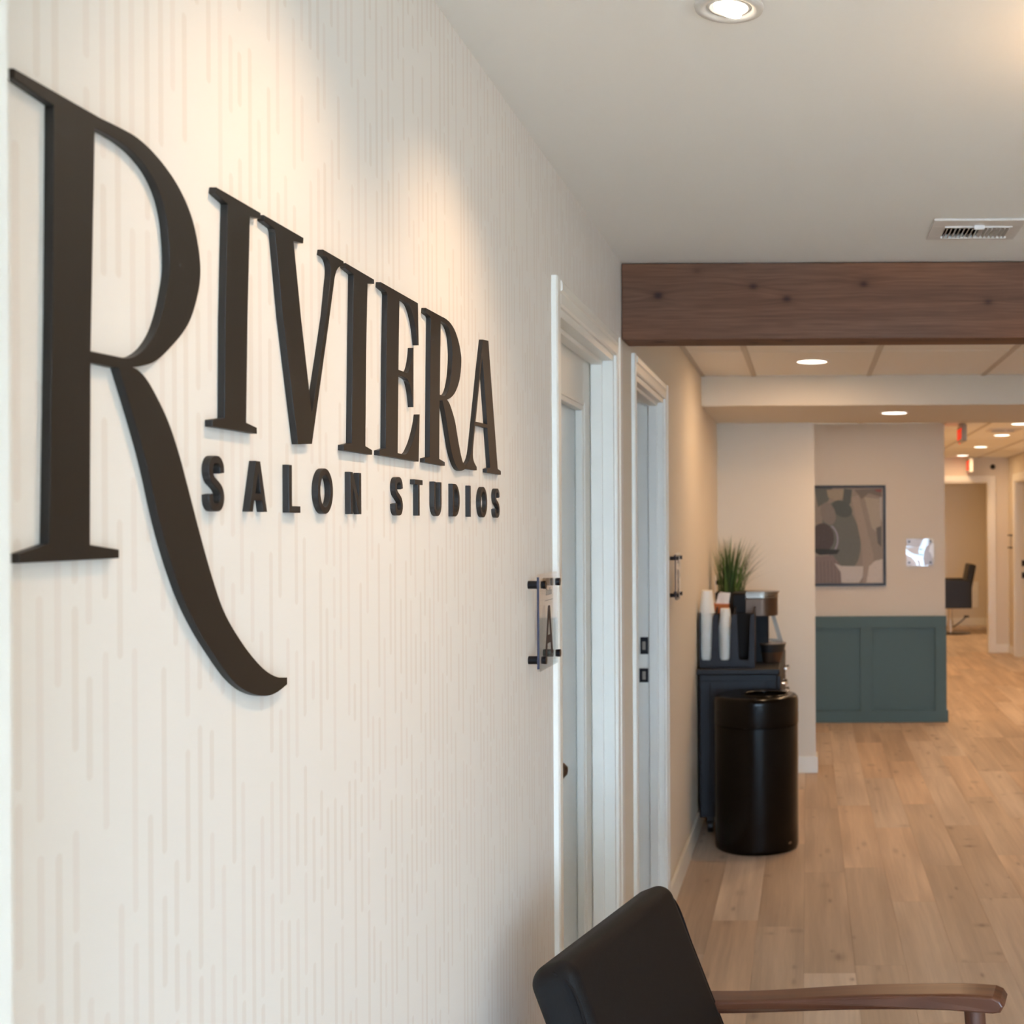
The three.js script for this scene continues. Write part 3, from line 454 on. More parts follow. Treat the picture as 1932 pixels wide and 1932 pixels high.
{ // square plaque with swirling print
  const x0 = 0.772, x1 = 0.994, y0 = 1.222, y1 = 1.438, d = 9.57, w = x1 - x0, h = y1 - y0;
  const t = thing('wall_plaque', 'square clear plaque with white and grey swirls on the wall above the wainscot', 'sign', [(x0 + x1) / 2, y0, d]);
  part(t, 'plate', RB(x0, x1, y0, y1, d - 0.026, d - 0.0215, 0.002), M.acrylic, 'clear acrylic plate');
  const pa = (name, col, pts) => part(t, name, faceExtrude(poly(pts.map(([a, b]) => [x0 + a * w, y1 - b * h])), d - 0.0272, 0.001), std(col, 0.25), 'printed swirl');
  pa('swirl', 0xd5ccc4, [[0.01, 0.01], [0.66, 0.01], ...smooth([[0.66, 0.01], [0.56, 0.12], [0.51, 0.28], [0.45, 0.30]]).slice(1), [0.22, 0.33], [0.20, 0.28], [0.01, 0.29]]);
  pa('swirl', 0xefe6dc, [[0.01, 0.33], [0.20, 0.31], [0.30, 0.33], [0.45, 0.29], [0.45, 0.58], ...smooth([[0.45, 0.58], [0.28, 0.56], [0.15, 0.50], [0.01, 0.36]]).slice(1)]);
  pa('swirl', 0xfbfbfd, [[0.01, 0.60], ...smooth([[0.01, 0.60], [0.17, 0.67], [0.29, 0.78], [0.40, 0.98]]).slice(1), [0.01, 0.99]]);
  pa('swirl', 0xefe2da, [[0.40, 0.78], ...smooth([[0.40, 0.78], [0.47, 0.80], [0.53, 0.98]]).slice(1), [0.45, 0.98]]);
  pa('swirl', 0xfdfcfa, [[0.94, 0.15], [0.985, 0.2], [0.985, 0.66], [0.93, 0.73], ...smooth([[0.93, 0.73], [0.86, 0.53], [0.81, 0.46], [0.85, 0.25]]).slice(1)]);
  pa('swirl', 0xcbc4c2, [[0.94, 0.15], [0.84, 0.26], [0.81, 0.46], ...smooth([[0.81, 0.46], [0.87, 0.54], [0.94, 0.75]]).slice(1), [0.94, 0.97], [0.66, 0.97], ...smooth([[0.66, 0.97], [0.61, 0.80], [0.63, 0.56], [0.69, 0.34], [0.80, 0.20]]).slice(1)]);
  for (const y of [0.40, 0.585]) part(t, 'caption_bar', B(x0 + 0.46 * w, x0 + 0.60 * w, y1 - (y + 0.018) * h, y1 - (y - 0.018) * h, d - 0.027, d - 0.026), M.ink);
  for (const a of [0.11, 0.86]) for (const b of [0.11, 0.87]) standoff(t, d, 1, y1 - b * h, x0 + a * w, 'z');
}

// ---------------------------------------------------------------- ceiling lamps
function spot(x, y, d, tx, ty, td, power, angle, pen, col, radius) {
  const l = new THREE.SpotLight(col, power, 0, angle, pen, 2); l.position.set(x, y, -d); l.target.position.set(tx, ty, -td); l.castShadow = true; l.shadow.radius = radius; l.shadow.mapSize.set(1024, 1024);
  l.name = 'lamp_light'; scene.add(l); scene.add(l.target); l.target.name = 'lamp_aim';
}
function gimbal(label, x, d) {
  const t = thing('gimbal_downlight', label, 'light', [x, CEIL, d]);
  part(t, 'trim_ring', lathe([[0.033, 0.002], [0.036, -0.004], [0.044, -0.0065], [0.052, -0.005], [0.0535, 0]], x, CEIL, d, 48), M.lampTrim);
  const cup = lathe([[0.033, 0.0], [0.031, -0.004], [0.029, -0.002], [0.026, 0.0]], x, CEIL, d, 40);
  part(t, 'baffle', cup, M.lampCup);
  const bulb = new THREE.SphereGeometry(0.03, 32, 12, 0, Math.PI * 2, 0, Math.PI * 0.36); bulb.rotateX(Math.PI); bulb.scale(1, 0.45, 1); bulb.rotateZ(-0.42); bulb.translate(x - 0.003, CEIL + 0.002, -d);
  part(t, 'lens', bulb, M.lamp, 'glowing lens tilted to the wall');
  spot(x - 0.004, CEIL - 0.022, d, x - 0.444, CEIL - 1.02, d + 0.02, WALLWASH, 0.80, 1.0, SPOT_WARM, 0.3);
}
gimbal('tilted recessed spotlight with glowing lens in the plaster ceiling', -0.116, 1.868);
gimbal('tilted recessed spotlight nearest the camera in the plaster ceiling', -0.116, 1.24);
function disc(label, x, y, d, power, r = 0.072) {
  const t = thing('ceiling_downlight', label, 'light', [x, y, d], 'round flush downlights');
  part(t, 'trim_ring', lathe([[r, 0], [r, -0.006], [r + 0.008, -0.006], [r + 0.013, 0]], x, y, d, 40), M.white);
  part(t, 'diffuser', lathe([[0, -0.0055], [r * 0.8, -0.0055], [r, -0.004]], x, y, d, 40), M.lamp, 'glowing diffuser');
  const l = new THREE.RectAreaLight(WARM, power / (r * r * Math.PI), r * 1.772, r * 1.772); l.position.set(x, y - 0.0075, -d); l.rotation.x = -Math.PI / 2; l.name = 'lamp_light'; scene.add(l);
}
for (const [d, l] of [[2.7, 'added unseen lobby downlight nearest the beam, right of the pendant'], [0.9, 'added unseen lobby downlight beside the camera position'], [-1.1, 'added unseen lobby downlight nearest the shop front']]) disc(l, 1.45, CEIL, d, LOBBY_FILL);  // unseen fill lamps, added to warm the lobby ceiling
disc('round flush downlight in the tiled ceiling behind the beam', 0.027, CEIL, 5.918, HALL * 0.75);
disc('round flush downlight in the underside of the soffit', 0.497, 2.186, 6.927, HALL * 1.05);
disc('round downlight over the side passage hidden behind the soffit', 0.35, CEIL, 8.55, HALL * 0.75);
disc('round corridor downlight cut by the right edge, nearest of its row', 1.695, CEIL, 9.675, HALL);
disc('round corridor downlight right in front of the ceiling vent, second of its row', 1.745, CEIL, 10.9, HALL);
disc('round corridor downlight, third of its row', 1.79, CEIL, 12.55, HALL);
disc('round corridor downlight furthest down the hall', 1.80, CEIL, 14.1, HALL * 0.7);
disc('round downlight inside the salon room at the end', 1.55, CEIL, 16.6, HALL * 2);
{ // warm pendant just right of the frame
  const x = 0.60, d = 1.92, t = thing('pendant_lamp', 'small warm pendant lamp hanging from the plaster ceiling', 'light', [x, CEIL - 0.2, d]);
  part(t, 'canopy', lathe([[0, -0.018], [0.045, -0.016], [0.05, 0]], x, CEIL, d, 32), M.blackMetal);
  part(t, 'stem', cyl(x, CEIL - 0.05, d, 0.005, 0.005, 0.07, 12), M.blackMetal);
  part(t, 'globe', new THREE.SphereGeometry(0.05, 32, 20).translate(x, CEIL - 0.13, -d), std(0xfff2dc, 0.4, { emissive: 0xffb465, emissiveIntensity: 3 }), 'glowing opal globe');
  const l = new THREE.PointLight(new THREE.Color().setRGB(1, 0.62, 0.28), PENDANT, 0, 2); l.position.set(x, CEIL - 0.13, -d); l.castShadow = true; l.shadow.radius = 2.4; l.name = 'pendant_light'; scene.add(l);
}

// ---------------------------------------------------------------- vents, exit signs, camera
function vent(label, x0, x1, d0, d1, n) {
  const t = thing('ceiling_vent', label, 'vent', [(x0 + x1) / 2, CEIL, (d0 + d1) / 2]);
  const w = x1 - x0, y = CEIL, i0 = x0 + 0.16 * w, i1 = x1 - 0.13 * w, e0 = d0 + 0.30 * (d1 - d0), e1 = d0 + 0.80 * (d1 - d0);
  for (const q of [[x0, x1, d0, e0], [x0, x1, e1, d1], [x0, i0, e0, e1], [i1, x1, e0, e1]]) part(t, 'frame', RB(q[0], q[1], y - 0.007, y - 0.0005, q[2], q[3], 0.002), M.vent);
  part(t, 'raised_lip', RB(i0 - 0.004, i1 + 0.004, y - 0.014, y - 0.006, e1 - 0.002, e1 + 0.012, 0.002), M.vent); part(t, 'raised_lip', RB(i0 - 0.004, i1 + 0.004, y - 0.011, y - 0.006, e0 - 0.006, e0 + 0.001, 0.002), M.vent);
    for (let i = 0; i < n; i++) { const g = new THREE.BoxGeometry(0.0022, 0.012, e1 - e0 - 0.003); g.rotateZ(i < n / 2 ? -0.5 : 0.5); g.translate(i0 + (i + 0.5) * (i1 - i0) / n, y - 0.0075, -(e0 + e1) / 2); part(t, 'fin', g, M.vent); }
  part(t, 'damper_lever', RB((i0 + i1) / 2 - 0.014, (i0 + i1) / 2 + 0.014, y - 0.018, y - 0.006, e0 - 0.018, e0 - 0.009, 0.003), M.white);
}
vent('white louvred register in the plaster ceiling in front of the beam', 0.334, 0.575, 3.168, 3.382, 15);
vent('white louvred register in the corridor ceiling beside the downlights', 1.53, 1.80, 10.16, 10.44, 0);
function exitSign(label, x, d, h, w) {
  const y1 = CEIL - 0.02, y0 = y1 - h, t = thing('exit_sign', label, 'sign', [x, y0, d]);
  part(t, 'canopy', RB(x - 0.03, x + 0.03, CEIL - 0.02, CEIL - 0.006, d - 0.06, d + 0.06, 0.004), M.lampTrim);
  part(t, 'housing', RB(x - 0.02, x + 0.02, y0, y1, d - w / 2, d + w / 2, 0.004), M.signBox);
  const g = textGeo('EXIT', sansBold, h * 0.66, 0.002); g.computeBoundingBox(); const k = w * 0.9 / (g.boundingBox.max.x - g.boundingBox.min.x); g.scale(k, 1, 1); g.rotateY(-Math.PI / 2); g.translate(x - 0.02, y0 + h * 0.17, -d);
  part(t, 'letters', g, M.red, 'glowing red letters EXIT');
  part(t, 'test_lamp', new THREE.SphereGeometry(0.006, 12, 8).translate(x - 0.012, y0 - 0.004, -(d + w * 0.2)), M.red);
  const l = new THREE.PointLight(0xff2a14, 0.0012, 0, 2); l.position.set(x - 0.05, y0 + h / 2, -d); l.castShadow = true; l.name = 'sign_light'; scene.add(l);
}
exitSign('red exit sign nearer the soffit, hung end-on from the corridor ceiling', 1.235, 9.7, 0.125, 0.31);
exitSign('red exit sign hung in front of the end wall doorway', 1.93, 14.45, 0.165, 0.32);
{
  const t = thing('security_camera', 'small round black security camera high on the end wall', 'camera', [2.226, 2.2, 14.65]);
  part(t, 'mount', cyl(2.226, 2.233, 14.64, 0.026, 0.026, 0.02, 24, 'z'), M.white);
  part(t, 'ball', new THREE.SphereGeometry(0.031, 24, 16).translate(2.226, 2.233, -14.605), M.black);
  part(t, 'lens', cyl(2.222, 2.231, 14.573, 0.011, 0.011, 0.004, 16, 'z'), M.gloss);
}

// ---------------------------------------------------------------- coffee nook
const CT = 0.83, CX0 = -0.545, CX1 = -0.155, CD0 = 6.11, CD1 = 7.45;
{
  const t = thing('coffee_cabinet', 'navy coffee cabinet standing along the left wall behind the black bin', 'cabinet', [(CX0 + CX1) / 2, 0, (CD0 + CD1) / 2]);
  part(t, 'body', RB(CX0, CX1, 0.085, CT - 0.03, CD0, CD1, 0.004), M.navy);
  part(t, 'worktop', RB(CX0 - 0.012, CX1 + 0.014, CT - 0.03, CT, CD0 - 0.018, CD1 + 0.01, 0.007), M.navyDark);
  part(t, 'end_panel', [RB(CX0 + 0.005, CX0 + 0.055, 0.1, CT - 0.06, CD0 - 0.007, CD0, 0.002), RB(CX1 - 0.055, CX1 - 0.005, 0.1, CT - 0.06, CD0 - 0.007, CD0, 0.002), RB(CX0 + 0.055, CX1 - 0.055, CT - 0.13, CT - 0.06, CD0 - 0.007, CD0, 0.002), RB(CX0 + 0.055, CX1 - 0.055, 0.1, 0.17, CD0 - 0.007, CD0, 0.002)], M.navy);
  for (const [a, b] of [[CD0 + 0.01, (CD0 + CD1) / 2 - 0.003], [(CD0 + CD1) / 2 + 0.003, CD1 - 0.01]]) {
    const dr = part(t, 'door', RB(CX1, CX1 + 0.018, 0.095, CT - 0.19, a, b, 0.003), M.navy), dw = part(t, 'drawer', RB(CX1, CX1 + 0.018, CT - 0.18, CT - 0.04, a, b, 0.003), M.navy);
    const m = (a + b) / 2, hz = (y) => tube([[CX1 + 0.018, y, m - 0.07], [CX1 + 0.04, y, m - 0.066], [CX1 + 0.045, y, m], [CX1 + 0.04, y, m + 0.066], [CX1 + 0.018, y, m + 0.07]], 0.006);
    part(dw, 'handle', hz(CT - 0.11), M.chrome, 'steel bar handle'); part(dr, 'handle', hz(CT - 0.24), M.chrome, 'steel bar handle');
  }
  for (const x of [CX0 + 0.05, CX1 - 0.05]) for (const d of [CD0 + 0.05, CD1 - 0.05]) part(t, 'caster', [cyl(x, 0.035, d, 0.035, 0.035, 0.026, 24, 'x'), RB(x - 0.02, x + 0.02, 0.05, 0.086, d - 0.022, d + 0.022, 0.004)], M.black, 'black caster');
}
{ // bin
  const x = -0.251, d = 5.896, r = 0.203, H = 0.735, t = thing('waste_bin', 'tall glossy black cylindrical bin with round opening in its top', 'bin', [x, 0, d]);
  part(t, 'body', lathe([[0.16, 0.0], [r - 0.012, 0.0], [r - 0.004, 0.006], [r - 0.002, 0.02], [r - 0.002, 0.592], [r - 0.008, 0.594]], x, 0, d, 96), M.gloss);
  const lid = part(t, 'lid', lathe([[r - 0.008, 0.5955], [r, 0.597], [r, H - 0.03], [r - 0.003, H - 0.014], [r - 0.011, H - 0.004], [r - 0.024, H]], x, 0, d, 96), M.gloss);
  const hx = 0.045, hd = -0.02, hr = 0.106, s = new THREE.Shape(); s.absarc(0, 0, r - 0.024, 0, Math.PI * 2); const hp = new THREE.Path(); hp.absarc(hx, hd, hr, 0, Math.PI * 2, true); s.holes.push(hp);
  const top = new THREE.ExtrudeGeometry(s, { depth: 0.004, bevelEnabled: false, curveSegments: 64 }); top.rotateX(-Math.PI / 2); top.translate(x, H - 0.004, -d);
  part(lid, 'top_plate', top, M.gloss);
  const ring = new THREE.TorusGeometry(hr, 0.008, 14, 72); ring.rotateX(Math.PI / 2); ring.translate(x + hx, H - 0.003, -d - hd); part(lid, 'opening_rim', ring, M.gloss);
  part(lid, 'opening_liner', cyl(x + hx, H - 0.16, d + hd, hr, hr, 0.3, 64, 'y', true), new THREE.MeshStandardMaterial({ color: 0x070707, roughness: 0.7, side: THREE.DoubleSide }));
  part(lid, 'inner_bottom', cyl(x + hx, H - 0.31, d + hd, hr, hr, 0.004, 48), M.inside);
  const a = 0.94, bg = cyl(0, 0, 0, 0.012, 0.012, 0.001, 24, 'z'); bg.scale(1, 0.55, 1); bg.rotateY(a); bg.translate(x + (r - 0.0017) * Math.sin(a), 0.043, -d + (r - 0.0017) * Math.cos(a)); part(t, 'maker_badge', bg, M.steel, 'small oval silver badge');
}
{ // cup holder with three tapered slots
  const x0 = -0.545, x1 = -0.268, d0 = 6.13, d1 = 6.29, y0 = CT, t = thing('cup_holder', 'dark slotted cup dispenser on the coffee cabinet', 'holder', [(x0 + x1) / 2, CT, (d0 + d1) / 2]);
  const C = [-0.511, -0.418, -0.322], pts = [[x0, y0 + 0.006], [x1, y0 + 0.006], [x1, y0 + 0.272]];
  for (const c of [...C].reverse()) { pts.push([c + 0.040, y0 + 0.27], [c + 0.034, y0 + 0.255], [c + 0.0255, y0 + 0.052], [c + 0.019, y0 + 0.04], [c - 0.019, y0 + 0.04], [c - 0.0255, y0 + 0.052], [c - 0.034, y0 + 0.255], [c - 0.036, y0 + 0.27]); }
  pts.push([x0, y0 + 0.272]);
  part(t, 'front_panel', faceExtrude(poly(pts.map(([a, b]) => [Math.max(x0, Math.min(x1, a)), b])), d0, 0.006, 0.001), M.holder);
  part(t, 'base', RB(x0, x1, y0, y0 + 0.012, d0, d1, 0.002), M.holder);
  part(t, 'back_panel', RB(x0, x1, y0 + 0.012, y0 + 0.265, d1 - 0.006, d1, 0.002), M.inside);
  for (const x of [x0, x1 - 0.005]) part(t, 'side_panel', faceSide(x, 0.005), M.navyDark);
  function faceSide(x, w) { const g = new THREE.ExtrudeGeometry(poly([[d0 + 0.006, y0 + 0.012], [d1 - 0.006, y0 + 0.012], [d1 - 0.006, y0 + 0.30], [d0 + 0.07, y0 + 0.29], [d0 + 0.006, y0 + 0.272]]), { depth: w, bevelEnabled: false }); g.rotateY(Math.PI / 2); g.translate(x, 0, 0); return g; }
  for (const x of [-0.4645, -0.37]) part(t, 'divider', faceSide(x - 0.002, 0.004), M.navyDark);
  // paper cups, upside down, nested in two stacks
  const cup = (r, h) => { const g = new THREE.LatheGeometry([[r, 0], [r + 0.0028, 0.001], [r + 0.0028, 0.006], [r, 0.0075], [r * 0.7, h - 0.003], [r * 0.66, h], [0, h - 0.004]].map(([a, b]) => new THREE.Vector2(a, b)), 32); return g; };
  const g1 = cup(0.0395, 0.118), g2 = cup(0.034, 0.098);
  const stack = (geo, x, d, ys, lab, top, grp) => ys.forEach((y, i) => { const m = shadow(new THREE.Mesh(geo, M.cup)); m.name = numbered('paper_cup'); m.position.set(x, y, -d); m.userData = { label: i === ys.length - 1 ? top : lab, category: 'cup', group: grp }; scene.add(m); });
  const seq = (a, b, n) => Array.from({ length: n }, (_, i) => a + (b - a) * i / (n - 1));
  stack(g1, C[0], d0 + 0.06, seq(CT + 0.0125, CT + 0.272, 20), 'white paper cup nested in the tall left stack of the dispenser', 'white paper cup on top of the tall left stack', 'cups in the left stack');
  stack(g2, C[1], d0 + 0.055, seq(CT + 0.0125, CT + 0.2, 15), 'white paper cup nested in the shorter middle stack of the dispenser', 'white paper cup on top of the shorter middle stack', 'cups in the middle stack');
}
{ // brewer, facing the aisle
  const d0 = 6.32, d1 = 6.50, dm = (d0 + d1) / 2, hw = (d1 - d0) / 2, t = thing('coffee_maker', 'stainless and black pod coffee maker beside the cup dispenser', 'coffee maker', [-0.25, CT, dm]);
  const nose = (xa, xb, w) => { const s = new THREE.Shape(); s.moveTo(xa, -w); s.lineTo(xb - w, -w); s.absarc(xb - w, 0, w, -Math.PI / 2, Math.PI / 2); s.lineTo(xa, w); s.closePath(); return s; };
  const slab = (xa, xb, w, y0, y1, bev = 0.003) => { const g = new THREE.ExtrudeGeometry(nose(xa, xb, w), { depth: y1 - y0 - 2 * bev, bevelEnabled: true, bevelSize: bev, bevelThickness: bev, bevelSegments: 2, curveSegments: 24 }); g.rotateX(-Math.PI / 2); g.translate(0, y0 + bev, -dm); return g; };
  part(t, 'rear_body', RB(-0.395, -0.315, CT, 1.198, d0 + 0.005, d1 - 0.005, 0.012, 4), M.brew);
  part(t, 'brew_head', slab(-0.318, -0.160, hw - 0.004, 1.076, 1.168), M.steelDark, 'stainless brew head');
  part(t, 'lid', slab(-0.318, -0.158, hw - 0.002, 1.168, 1.198), M.steel, 'stainless lid');
  part(t, 'lid_lip', slab(-0.318, -0.148, hw + 0.004, 1.197, 1.203, 0.001), M.steel);
  part(t, 'column', RB(-0.315, -0.205, CT, 1.08, d0 + 0.05, d1 - 0.05, 0.006), M.brew);
  const brace = new THREE.ExtrudeGeometry(poly([[-0.197, 1.078], [-0.176, 1.078], [-0.132, 0.93], [-0.152, 0.926], [-0.205, 0.936], [-0.205, 0.946], [-0.160, 0.944]]), { depth: 0.006, bevelEnabled: false }); brace.translate(0, 0, -d1 + 0.012);
  part(t, 'side_brace', brace, M.brace, 'slanted stainless brace');
  const flare = (y0, y1, k0, k1) => { const g = new THREE.CylinderGeometry(1, 1, 1, 48, 1); const p = g.attributes.position; for (let i = 0; i < p.count; i++) { const top = p.getY(i) > 0, k = top ? k1 : k0; p.setXYZ(i, -0.205 + p.getX(i) * k * (p.getX(i) > 0 ? 1.02 : 0.6), top ? y1 : y0, -dm + p.getZ(i) * (hw - 0.004) * (k / 0.09)); } g.computeVertexNormals(); return g; };
  part(t, 'drip_base', flare(CT, 0.886, 0.062, 0.078), M.steelDark, 'stainless drip base'); part(t, 'drip_band', flare(0.886, 0.926, 0.0785, 0.087), M.black, 'black band'); part(t, 'drip_tray', flare(0.926, 0.931, 0.089, 0.09), M.steel, 'steel drip tray');
}
{ // packets in an orange box
  const t = thing('packet_box', 'small orange box of white packets behind the cup stacks', 'box', [-0.455, CT, 6.36]);
  part(t, 'box', RB(-0.50, -0.408, CT, 1.142, 6.32, 6.40, 0.002), M.orange);
  const pk = (x, y, z, ry, rz) => { const g = new THREE.BoxGeometry(0.055, 0.075, 0.004, 6, 8, 1), p = g.attributes.position; for (let i = 0; i < p.count; i++) p.setZ(i, p.getZ(i) + 0.004 * Math.sin(p.getX(i) * 90 + p.getY(i) * 50)); g.rotateZ(rz); g.rotateY(ry); g.translate(x, y, -z); g.computeVertexNormals(); return g; };
  part(t, 'packet', pk(-0.446, 1.155, 6.34, 0.1, -0.28), M.packet, 'white paper packet'); part(t, 'packet', pk(-0.434, 1.163, 6.345, -0.15, -0.12), M.packet, 'white paper packet');
}
{ // grass in black pot
  const x = -0.435, d = 7.02, yt = 1.165, t = thing('potted_grass', 'artificial onion grass in a tall black square planter', 'plant', [x, CT, d]);
  part(t, 'planter', faceFrustum(), M.black);
  function faceFrustum() { const g = new THREE.CylinderGeometry(0.128, 0.105, yt - CT, 4, 1); g.rotateY(Math.PI / 4); const n = g.toNonIndexed(); n.computeVertexNormals(); n.translate(x, (yt + CT) / 2, -d); return n; }
  part(t, 'soil', B(x - 0.083, x + 0.083, yt - 0.002, yt + 0.004, d - 0.083, d + 0.083), M.inside);
  const blade = (bx, bd, h, lx, ld, w) => {
    const n = 7, P = [], I = [], a = Math.atan2(ld, lx) + 1.3;
    for (let i = 0; i <= n; i++) { const q = i / n, k = q * q, cx = bx + lx * k, cd = bd + ld * k, y = yt + h * q * (1 - 0.12 * q * Math.hypot(lx, ld) / 0.2), ww = w * (1 - q) ** 0.55 * 0.5; P.push(cx - ww * Math.cos(a), y, -(cd - ww * Math.sin(a)), cx + ww * Math.cos(a), y, -(cd + ww * Math.sin(a))); if (i < n) I.push(2 * i, 2 * i + 1, 2 * i + 2, 2 * i + 1, 2 * i + 3, 2 * i + 2); }
    const g = new THREE.BufferGeometry(); g.setAttribute('position', new THREE.Float32BufferAttribute(P, 3)); g.setAttribute('uv', new THREE.Float32BufferAttribute(new Array(P.length / 3 * 2).fill(0), 2)); g.setIndex(I); g.computeVertexNormals(); return g;
  };
  for (const [nm, mat, cnt] of [['light_blades', M.plant, 110], ['dark_blades', M.plantDark, 90]]) {
    const L = []; for (let i = 0; i < cnt; i++) { const q = rr(0, 6.28), r = Math.sqrt(rnd()), sp = rr(0.2, 1); L.push(blade(x + 0.078 * r * Math.cos(q), d + 0.07 * r * Math.sin(q), rr(0.17, 0.37) * (1 - 0.25 * sp * r), Math.max(-0.11 - 0.07 * r * Math.cos(q), 0.22 * r * sp * Math.cos(q) + 0.035), 0.13 * r * sp * Math.sin(q), rr(0.005, 0.011))); }
    part(t, nm, L, mat).userData.kind = 'stuff';
  }
}
{ // outlet with plug on the left wall in the nook
  const t = thing('wall_outlet', 'white wall outlet with black plug on the left wall of the nook', 'outlet', [XL, 1.12, 7.38]);
  part(t, 'cover_plate', RB(XL, XL + 0.007, 1.12, 1.248, 7.34, 7.42, 0.002), M.white);
  part(t, 'plug', [RB(XL + 0.007, XL + 0.045, 1.19, 1.216, 7.366, 7.394, 0.004), cyl(XL + 0.05, 1.203, 7.38, 0.006, 0.004, 0.02, 12, 'x')], M.black, 'black plug');
  part(t, 'cord', tube([[XL + 0.055, 1.203, 7.38], [XL + 0.075, 1.18, 7.375], [XL + 0.07, 1.05, 7.36], [XL + 0.05, 0.86, 7.3]], 0.0035), M.black, 'black cord');
}

// ---------------------------------------------------------------- lounge chair, facing the aisle
{
  const al = 0.258, F = new THREE.Vector3(Math.cos(al), 0, Math.sin(al)), A = new THREE.Vector3(Math.sin(al), 0, -Math.cos(al)), UP = new THREE.Vector3(0, 1, 0), rec = 0.40;
  const top = new THREE.Vector3(-0.344, 0.828, -2.26), foot = new THREE.Vector3(top.x, 0, top.z);
  const at = (s, y, l) => foot.clone().addScaledVector(F, s).addScaledVector(A, l).addScaledVector(UP, y);    // forward, height, sideways
  const t = thing('lounge_chair', 'black leather lounge chair with curved walnut arms in the foreground', 'chair', [0, 0, 0]); t.position.copy(at(0.25, 0, 0));
  const U = UP.clone().multiplyScalar(Math.cos(rec)).addScaledVector(F, -Math.sin(rec)), N = F.clone().multiplyScalar(Math.cos(rec)).addScaledVector(UP, Math.sin(rec));
  const cushion = (w, h, th, r, c, ax, ay, az, puff) => { const g = new RoundedBoxGeometry(w, h, th, 6, r), p = g.attributes.position; for (let i = 0; i < p.count; i++) { const q = (1 - (2 * p.getX(i) / w) ** 2) * (1 - (2 * p.getY(i) / h) ** 2); p.setZ(i, p.getZ(i) * (1 + puff * q)); } g.applyMatrix4(new THREE.Matrix4().makeBasis(ax, ay, az).setPosition(c)); g.computeVertexNormals(); return g; };
  const W = 0.49, Hh = 0.54, T = 0.088, bc = top.clone().addScaledVector(U, -Hh / 2).addScaledVector(N, -T / 2);
  const back = part(t, 'back_cushion', cushion(W, Hh, T, 0.032, bc, A.clone().negate(), U, N, 0.12), M.leather);
  const loop = (sg) => { const P = [], e = W / 2 - 0.006, hh = Hh / 2 - 0.012, z = T / 2 - 0.010; for (const [a, b] of [[-hh, 0], [-hh * 0.5, 0.001], [0, 0.001], [hh * 0.5, 0.001], [hh * 0.88, 0], [hh, -0.02]]) P.push(bc.clone().addScaledVector(U, a).addScaledVector(A, sg * e).addScaledVector(N, z + b)); return new THREE.TubeGeometry(new THREE.CatmullRomCurve3(P), 40, 0.0026, 6); };
  part(back, 'piping', [loop(-1), loop(1)], M.leather, 'stitched seam');
  const sc = at(0.40, 0.385, 0), tilt = 0.12, SF = F.clone().multiplyScalar(Math.cos(tilt)).addScaledVector(UP, Math.sin(tilt)), SU = UP.clone().multiplyScalar(Math.cos(tilt)).addScaledVector(F, -Math.sin(tilt));
  part(t, 'seat_cushion', cushion(0.50, 0.52, 0.10, 0.035, sc, A.clone().negate(), SF, SU, 0.15), M.leather);
  // armrests: side profile (forward, height) extruded sideways
  for (const sg of [1, -1]) {
    const up = smooth([[-0.11, 0.572], [0.06, 0.580], [0.2, 0.592], [0.4, 0.622], [0.58, 0.645], [0.655, 0.650]], 8), lo = smooth([[0.655, 0.627], [0.55, 0.621], [0.4, 0.603], [0.2, 0.576], [0.06, 0.563], [-0.11, 0.556]], 8);
    const tip = [[0.667, 0.646], [0.672, 0.639], [0.667, 0.630]];
    const g = new THREE.ExtrudeGeometry(poly([...up, ...tip, ...lo]), { depth: 0.046, bevelEnabled: true, bevelSize: 0.005, bevelThickness: 0.009, bevelSegments: 4 });
    const p = g.attributes.position, n = g.attributes.uv;
    for (let i = 0; i < p.count; i++) { const s = p.getX(i), l = (p.getZ(i) - 0.023) * (1 + 0.25 * Math.max(0, s - 0.1)) + 0.012 * Math.sin(s * 6); n.setXY(i, l * 4, s); const v = at(s, p.getY(i), sg * 0.262 + l); p.setXYZ(i, v.x, v.y, v.z); }
    g.computeVertexNormals();
    part(t, 'armrest', sg > 0 ? g : g, M.walnut, 'curved walnut armrest');
    const leg = (s0, y0, s1, y1, r0, r1) => { const a = at(s0, y0, sg * 0.262), b = at(s1, y1, sg * 0.262), c = new THREE.CylinderGeometry(r1, r0, a.distanceTo(b), 20); c.scale(1.15, 1, 0.8); c.applyQuaternion(new THREE.Quaternion().setFromUnitVectors(UP, b.clone().sub(a).normalize())); c.translate((a.x + b.x) / 2, (a.y + b.y) / 2, (a.z + b.z) / 2); return c; };
    part(t, 'leg', leg(0.66, 0, 0.615, 0.625, 0.012, 0.018), M.walnut); part(t, 'leg', leg(-0.13, 0, 0.0, 0.565, 0.012, 0.018), M.walnut);
    const a = at(-0.05, 0.33, sg * 0.262), b = at(0.63, 0.36, sg * 0.262); part(t, 'side_rail', new THREE.TubeGeometry(new THREE.LineCurve3(a, b), 1, 0.017, 12), M.walnut);
  }
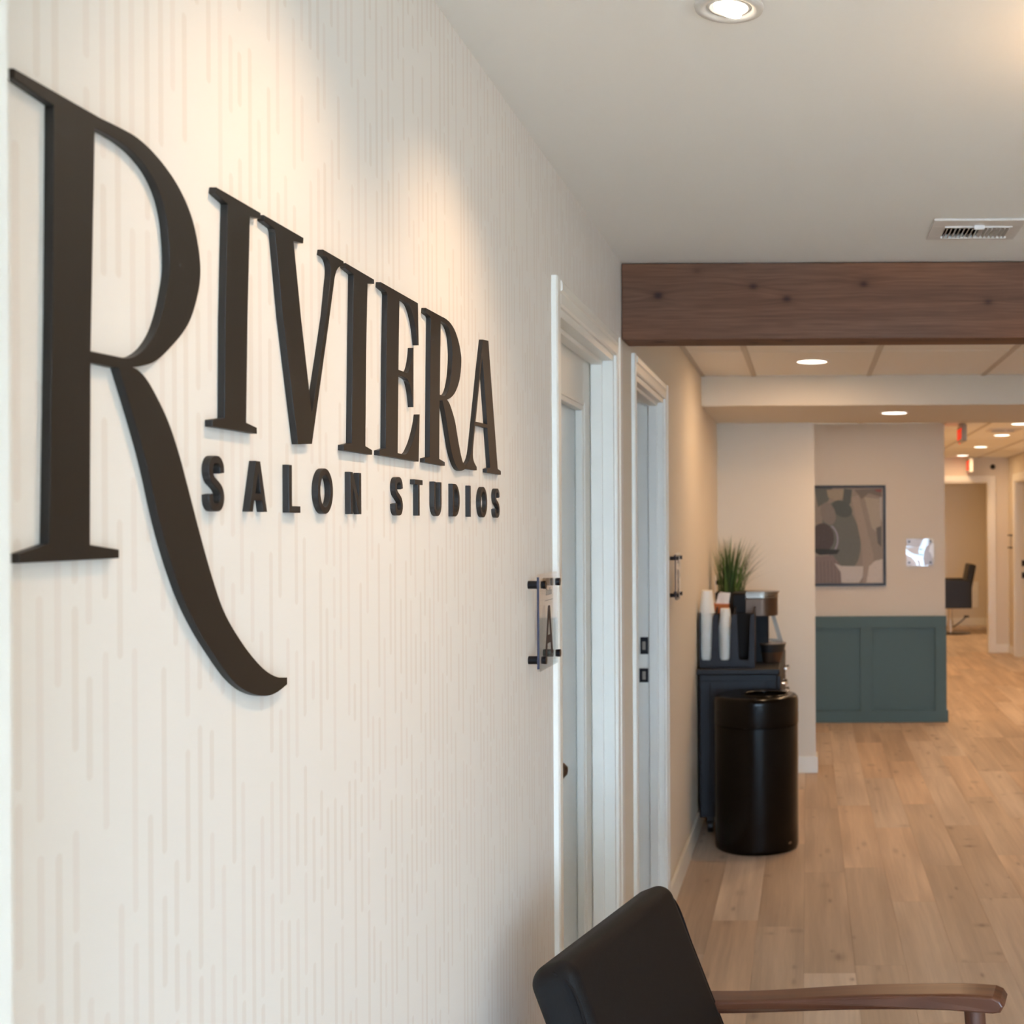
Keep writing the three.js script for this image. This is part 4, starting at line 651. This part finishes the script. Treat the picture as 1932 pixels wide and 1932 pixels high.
  for (const [s, y] of [[0.6, 0.335], [0.12, 0.315]]) part(t, 'cross_rail', new THREE.TubeGeometry(new THREE.LineCurve3(at(s, y, -0.262), at(s, y, 0.262)), 1, 0.016, 12), M.walnut);
  // wooden back frame behind the cushion
  const bo = (u, a) => bc.clone().addScaledVector(N, -T / 2 - 0.014).addScaledVector(U, u).addScaledVector(A, a);
  for (const a of [-0.225, 0.225]) part(t, 'back_post', new THREE.TubeGeometry(new THREE.LineCurve3(bo(-0.26, a), bo(0.17, a)), 1, 0.012, 10), M.walnut);
  part(t, 'back_slat', new THREE.TubeGeometry(new THREE.LineCurve3(bo(0.15, -0.225), bo(0.15, 0.225)), 1, 0.011, 10), M.walnut);
}

// ---------------------------------------------------------------- salon room beyond the end doorway
{
  const x = 2.03, d = 17.3, t = thing('styling_chair', 'black hydraulic styling chair seen through the doorway at the end', 'chair', [x, 0, d]);
  part(t, 'base_plate', lathe([[0, 0.024], [0.12, 0.024], [0.27, 0.012], [0.29, 0]], x, 0, d, 48), M.gloss);
  part(t, 'hydraulic_column', [cyl(x - 0.005, 0.10, d, 0.045, 0.04, 0.16), cyl(x - 0.005, 0.25, d, 0.028, 0.028, 0.24)], M.chrome, 'chrome column');
  part(t, 'seat', RB(x - 0.27, x + 0.22, 0.37, 0.50, d - 0.22, d + 0.22, 0.03, 4), M.black);
  for (const s of [-1, 1]) part(t, 'arm_panel', RB(x - 0.27, x + 0.265, 0.37, 0.772, d + s * 0.26 - 0.035, d + s * 0.26 + 0.035, 0.015, 3), M.black);
  const b = new RoundedBoxGeometry(0.105, 0.56, 0.45, 4, 0.03); b.rotateZ(-0.2); b.translate(x + 0.235, 0.71, -d); part(t, 'backrest', b, M.black);
  part(t, 'foot_pedal', [tube([[x + 0.03, 0.09, d - 0.04], [x + 0.12, 0.16, d - 0.08], [x + 0.2, 0.235, d - 0.1]], 0.009), RB(x + 0.175, x + 0.245, 0.232, 0.258, d - 0.14, d - 0.07, 0.01, 3)], M.black, 'pump pedal');
}
single('access_panel', 'low white rectangular panel on the salon room wall behind the styling chair', 'panel', RB(2.478, 2.606, 0.275, 0.672, 18.59, 18.6, 0.003), M.white);

renderer.render(scene, camera);
